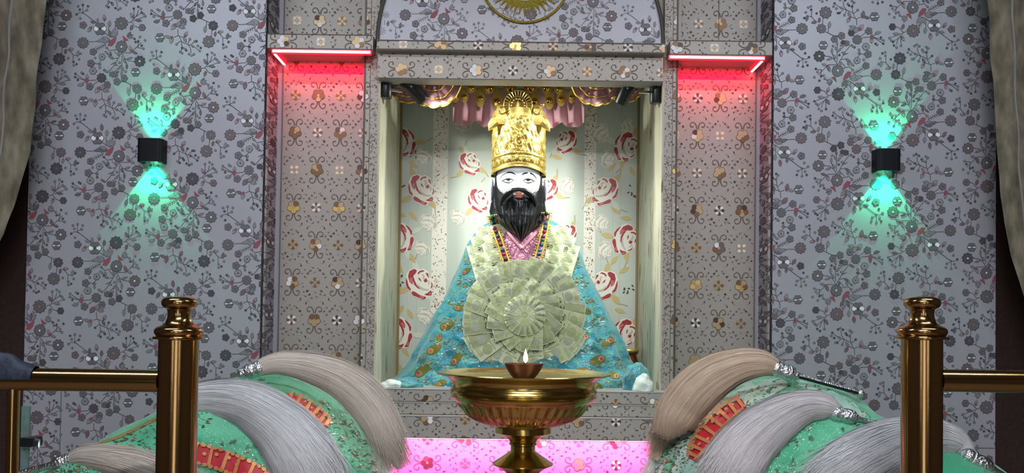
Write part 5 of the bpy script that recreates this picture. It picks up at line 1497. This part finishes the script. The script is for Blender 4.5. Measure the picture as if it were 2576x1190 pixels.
def whisk(label, bv, path, mt, seed, handle, nst=5200, Y0=None, lobes=5, fly=.02, depthoff=.55):
    """path: (px,py,half width px); swept hair body + separate strands. handle: px points from the collar outwards"""
    rs = np.random.RandomState(seed)
    q = catmull(path, 8); C = []
    for (a, b, w_) in q:
        p = on(bv, a, b, 0, 2.30); C.append([p, w_])
    # smooth the depth, keep the hair clear of the cloth
    ys = [c[0].y for c in C]
    for it in range(30): ys = [ys[0]] + [(ys[i - 1] + ys[i] + ys[i + 1]) / 3 for i in range(1, len(ys) - 1)] + [ys[-1]]
    ys = [min(y, c[0].y + .01) for y, c in zip(ys, C)]
    cen = []; rad = []
    for (a, b, w_), y in zip(q, ys):
        yy = y - w_ * K(y) * depthoff; cen.append(np.array(P(a, b, yy))); rad.append(w_ * K(yy))
    cen = np.array(cen); rad = np.array(rad); n = len(cen)
    tg = np.gradient(cen, axis=0); tg /= np.linalg.norm(tg, axis=1)[:, None]
    vw = cen - np.array(CAMP); 
    yv_ = np.array([0, 1.0, 0]); side = np.cross(tg, yv_); side /= np.linalg.norm(side, axis=1)[:, None]
    dep = np.cross(side, tg)
    cum = np.concatenate([[0], np.cumsum(np.linalg.norm(np.diff(cen, axis=0), axis=1))]); s_ = cum / cum[-1]
    ph = rs.rand(lobes) * 6
    def lobe(a, s):
        return 1 - .10 * np.abs(np.sin(a * lobes / 2 + ph[0] + s * 1.5)) ** .7 * np.clip(s * 5, 0, 1) - .05 * np.abs(np.sin(a * (lobes * 1.5) + ph[1] - s * 2)) * np.clip(s * 4, 0, 1)
    e = empty('fly_whisk', tuple(cen[0]), label, 'whisk', 'silver handled white fly whisks')
    # inner body
    mb = MB(); rows = []
    for i in range(n):
        tz = 1 - .75 * max(0, (s_[i] - .80) / .20) ** 1.5
        rows.append([tuple(cen[i] + side[i] * rad[i] * tz * .95 * lobe(a, s_[i]) * math.cos(a) + dep[i] * rad[i] * tz * .60 * lobe(a, s_[i]) * math.sin(a)) for a in [2 * PI * k / 72 for k in range(72)]])
    mb.grid(rows, mt, closed=True); 
    mb.add(rows[0], [tuple(range(71, -1, -1))], mt); mb.add(rows[-1], [tuple(range(72))], mt)
    ob = mb
    # strands
    m_ = 18; V = []; F = []
    sv = np.linspace(0, 1, m_)
    for k in range(nst):
        a0 = rs.rand() * 2 * PI; dr = rs.normal(0, .10); rho = 1.0 + rs.normal(0, .028); 
        s0 = 0 if rs.rand() < .55 else rs.rand() * .7; s1 = s0 + .25 + rs.rand() * .5; s1 = min(s1, 1.0)
        if rs.rand() < fly: rho += rs.rand() * .10
        ss = s0 + (s1 - s0) * sv
        aa = a0 + dr * ss + .03 * np.sin(ss * 7 + rs.rand() * 6); rr = rho + (.03 * rs.rand()) * (sv ** 2)
        cx = np.array([np.interp(ss, s_, cen[:, j]) for j in range(3)]).T; sx = np.array([np.interp(ss, s_, side[:, j]) for j in range(3)]).T; dx = np.array([np.interp(ss, s_, dep[:, j]) for j in range(3)]).T
        R = np.interp(ss, s_, rad) * rr * np.array([lobe(a, s) for a, s in zip(aa, ss)])
        # ends dive under the surface so they blend
        R = R * (1 - .05 * np.clip((.12 - sv) / .12, 0, 1) * (s0 > 0) )
        ca, sa = np.cos(aa), np.sin(aa)
        wl = rs.normal(0, 1, 2); wsp = np.clip((ss - .72) / .28, 0, 1) ** 2 * .02 + (.006 if rs.rand() < .25 else .0015) * sv ** 2
        pull = 1 - np.clip((ss - .80) / .20, 0, 1) ** 1.5 * (.75 * rs.rand())
        R = R * pull
        pts = cx + sx * (R * ca + wl[0] * wsp)[:, None] + dx * (R * .64 * sa + abs(wl[1]) * wsp * .4)[:, None]
        tang = -sx * sa[:, None] + dx * .64 * ca[:, None]; tang /= np.linalg.norm(tang, axis=1)[:, None]
        wdt = .0011 * (1 - .8 * sv ** 3) * rs.uniform(.6, 1.2)
        a_ = pts + tang * (wdt / 2)[:, None] ; b_ = pts - tang * (wdt / 2)[:, None]
        o = len(V) * 2 * m_
        V.append(np.stack([a_, b_], 1).reshape(-1, 3))
    V = np.concatenate(V); ns = nst
    base = np.arange(m_ - 1) * 2
    quad = np.stack([base, base + 1, base + 3, base + 2], 1)
    F = (quad[None] + (np.arange(ns) * 2 * m_)[:, None, None]).reshape(-1, 4)
    ob.build('hair_core', e, True, 80)
    me = bpy.data.meshes.new('hair_strands'); me.vertices.add(len(V)); me.vertices.foreach_set('co', V.astype(np.float32).ravel())
    me.loops.add(F.size); me.loops.foreach_set('vertex_index', F.astype(np.int32).ravel())
    me.polygons.add(len(F)); me.polygons.foreach_set('loop_start', (np.arange(len(F)) * 4).astype(np.int32))
    me.polygons.foreach_set('use_smooth', [True] * len(F))
    me.materials.append(mt); me.update(); me.validate()
    o = bpy.data.objects.new('hair_strands', me); COL.objects.link(o); o.parent = e; o.matrix_parent_inverse = e.matrix_world.inverted()
    o['kind'] = 'stuff'
    # silver ferrule and handle
    c0 = Vector(cen[0]); r0 = rad[0]
    d = Vector(P(handle[0][0], handle[0][1], c0.y)) - c0; L = d.length; d.normalize()
    r0 = min(r0, .020)
    mb = MB(); mb.lathe([(r0 * .8, -.012), (r0 * 1.02, -.006), (r0 * 1.08, 0), (r0 * 1.0, L * .12), (r0 * 1.12, L * .16), (r0 * 1.12, L * .24), (r0 * .95, L * .28), (r0 * 1.05, L * .5), (r0 * 1.1, L * .7), (r0 * .95, L * .92), (r0 * .6, L)], c0, M['silver'], 32, axis=d); mb.build('ferrule', e, True, 40)
    return e, c0 + d * L, d, r0
E, p, d, r = whisk('beige haired fly whisk arching over the far side of the left cushion', bvL,
    [(652, 926, 19), (700, 914, 28), (770, 922, 38), (850, 950, 48), (915, 1000, 54), (958, 1065, 52), (985, 1130, 40), (1003, 1180, 22)], M['h_beige'], 1, [(618, 938)], nst=5200)
mb = MB(); mb.lathe([(r * .7, 0), (r * .75, .01), (r * .4, .02)], p, M['silver'], 20, axis=d); mb.build('handle', E, True)
E, p, d, r = whisk('white haired fly whisk in front on the left cushion, behind the brass post', bvL,
    [(440, 1010, 22), (490, 1005, 40), (560, 1005, 53), (630, 1022, 64), (700, 1070, 76), (750, 1130, 88), (790, 1200, 96), (812, 1262, 96)], M['h_white'], 2, [(418, 1015)], nst=7000)
mb = MB(); mb.lathe([(r * .6, 0), (r * .5, .004), (r * .3, .010)], p, M['silver'], 20, axis=d); mb.build('handle', E, True)
E, p, d, r = whisk('beige haired fly whisk at the bottom left with its silver ferrule in view', bvL,
    [(182, 1156, 18), (215, 1150, 30), (280, 1158, 40), (360, 1180, 50), (430, 1212, 54), (500, 1240, 50)], M['h_beige'], 3, [(138, 1168)], nst=4200)
mb = MB(); mb.lathe([(r * .7, 0), (r * .5, .012), (r * .45, .09), (r * .7, .095), (r * .3, .11)], p, M['silver'], 20, axis=d); mb.build('handle', E, True)
E, p, d, r = whisk('tan haired fly whisk with a beaded handle arching over the right cushion', bvR,
    [(1952, 926, 20), (1915, 914, 34), (1855, 920, 46), (1790, 950, 58), (1735, 1000, 62), (1695, 1060, 56), (1672, 1115, 42), (1652, 1160, 22)], M['h_tan'], 4, [(1998, 944)], nst=5600, lobes=7)
hd = [Vector(P(2000, 945, p.y)), Vector(P(2165, 990, p.y + .03))]; mb = MB()
mb.tube([hd[0], hd[1]], .0050, M['black'], 10)
for k in range(34):
    q = hd[0].lerp(hd[1], (k + .5) / 34); mb.ball((q.x, q.y - .001, q.z + .003), .0042, M['silver'], 10, 6)
mb.ball(tuple(hd[1]), .010, M['silver'], 14, 10); mb.ball(tuple(hd[0]), .012, M['silver'], 14, 10); mb.build('handle', E, True)
E, p, d, r = whisk('white haired fly whisk in the middle of the right cushion', bvR,
    [(2102, 1040, 18), (2078, 1025, 32), (2020, 1025, 45), (1950, 1060, 62), (1885, 1115, 76), (1840, 1180, 84), (1808, 1250, 84)], M['h_cool'], 5, [(2152, 1052)], nst=6400)
mb = MB(); mb.lathe([(r * .7, 0), (r * .35, .012), (r * .3, .05), (r * .35, .06)], p, M['silver'], 20, axis=d); mb.build('handle', E, True)
E, p, d, r = whisk('white haired fly whisk at the far right, passing behind the right brass post', bvR,
    [(2434, 1148, 20), (2405, 1118, 38), (2350, 1105, 54), (2260, 1120, 74), (2170, 1165, 90), (2100, 1215, 90), (2050, 1262, 80)], M['h_white'], 6, [(2492, 1180)], nst=6400)
mb = MB(); mb.lathe([(r * .7, 0), (r * .5, .012), (r * .4, .08), (r * .6, .085), (r * .3, .10)], p, M['silver'], 20, axis=d); mb.build('handle', E, True)

# ------------------------------------------------------------------ curtains at both sides
M['velvet'] = ramp_mat('olive_velvet', [(0.25, (.045, .038, .022)), (.5, (.14, .12, .08)), (.75, (.27, .235, .17))], scale=(30, 30, 12), detail=5, rough=.85, sheen=.5, bump=.3)
def curtain(edge, far, Y, label, seed, amp=.03, freq=9):
    mb = MB(); rows = []
    for i in range(101):
        py = -160 + i * 11.0; ex = lerp_tab(edge, py); fx_ = far; row = []
        for j in range(91):
            u = j / 90; px = ex + (fx_ - ex) * u
            a = amp * math.sin(u * freq * PI + .4 * math.sin(py * .004) + seed) + amp * .4 * math.sin(u * freq * 2.3 * PI + seed * 2 + py * .003)
            Yj = Y + a * (.35 + .65 * u) + .012 * pnoise((u * 6, py * .01, seed))
            q = P(px, py, Y); row.append((q.x, Yj, q.z))
        rows.append(row)
    mb.grid(rows, M['velvet'], flip=edge[0][0] > fx_)
    o = mb.build('curtain', None, True, 80); tag(o, label, 'curtain')
    md = o.modifiers.new('thickness', 'SOLIDIFY'); md.thickness = .006
    return o
curtain([(-160, 138), (0, 112), (60, 104), (110, 100), (200, 86), (300, 80), (380, 72), (450, 52), (520, 32), (590, 6), (650, -30), (760, -90), (940, -120)], -330, 2.80, 'olive velvet curtain gathered at the upper left edge', 1.0)
curtain([(-160, 2465), (0, 2486), (150, 2494), (300, 2506), (420, 2512), (480, 2518), (560, 2530), (640, 2548), (720, 2572), (800, 2600), (940, 2640)], 2900, 2.80, 'olive velvet curtain hanging down the upper right edge', 2.2)
# ceiling fittings
for (x, y, L, lab) in ((-1.25, 1.35, 1.25, 'white ceiling light fitting over the left side of the room'), (1.25, 1.35, 1.25, 'white ceiling light fitting over the right side of the room'), (0, -.6, 1.65, 'white ceiling light fitting added at the back of the room for frontal light')):
    mb = MB(); mb.box((x - L / 2, y - .07, 2.935), (x + L / 2, y + .07, ZTOP - .001), M['ceil']); tag(mb.build('ceiling_light'), lab, 'ceiling light')
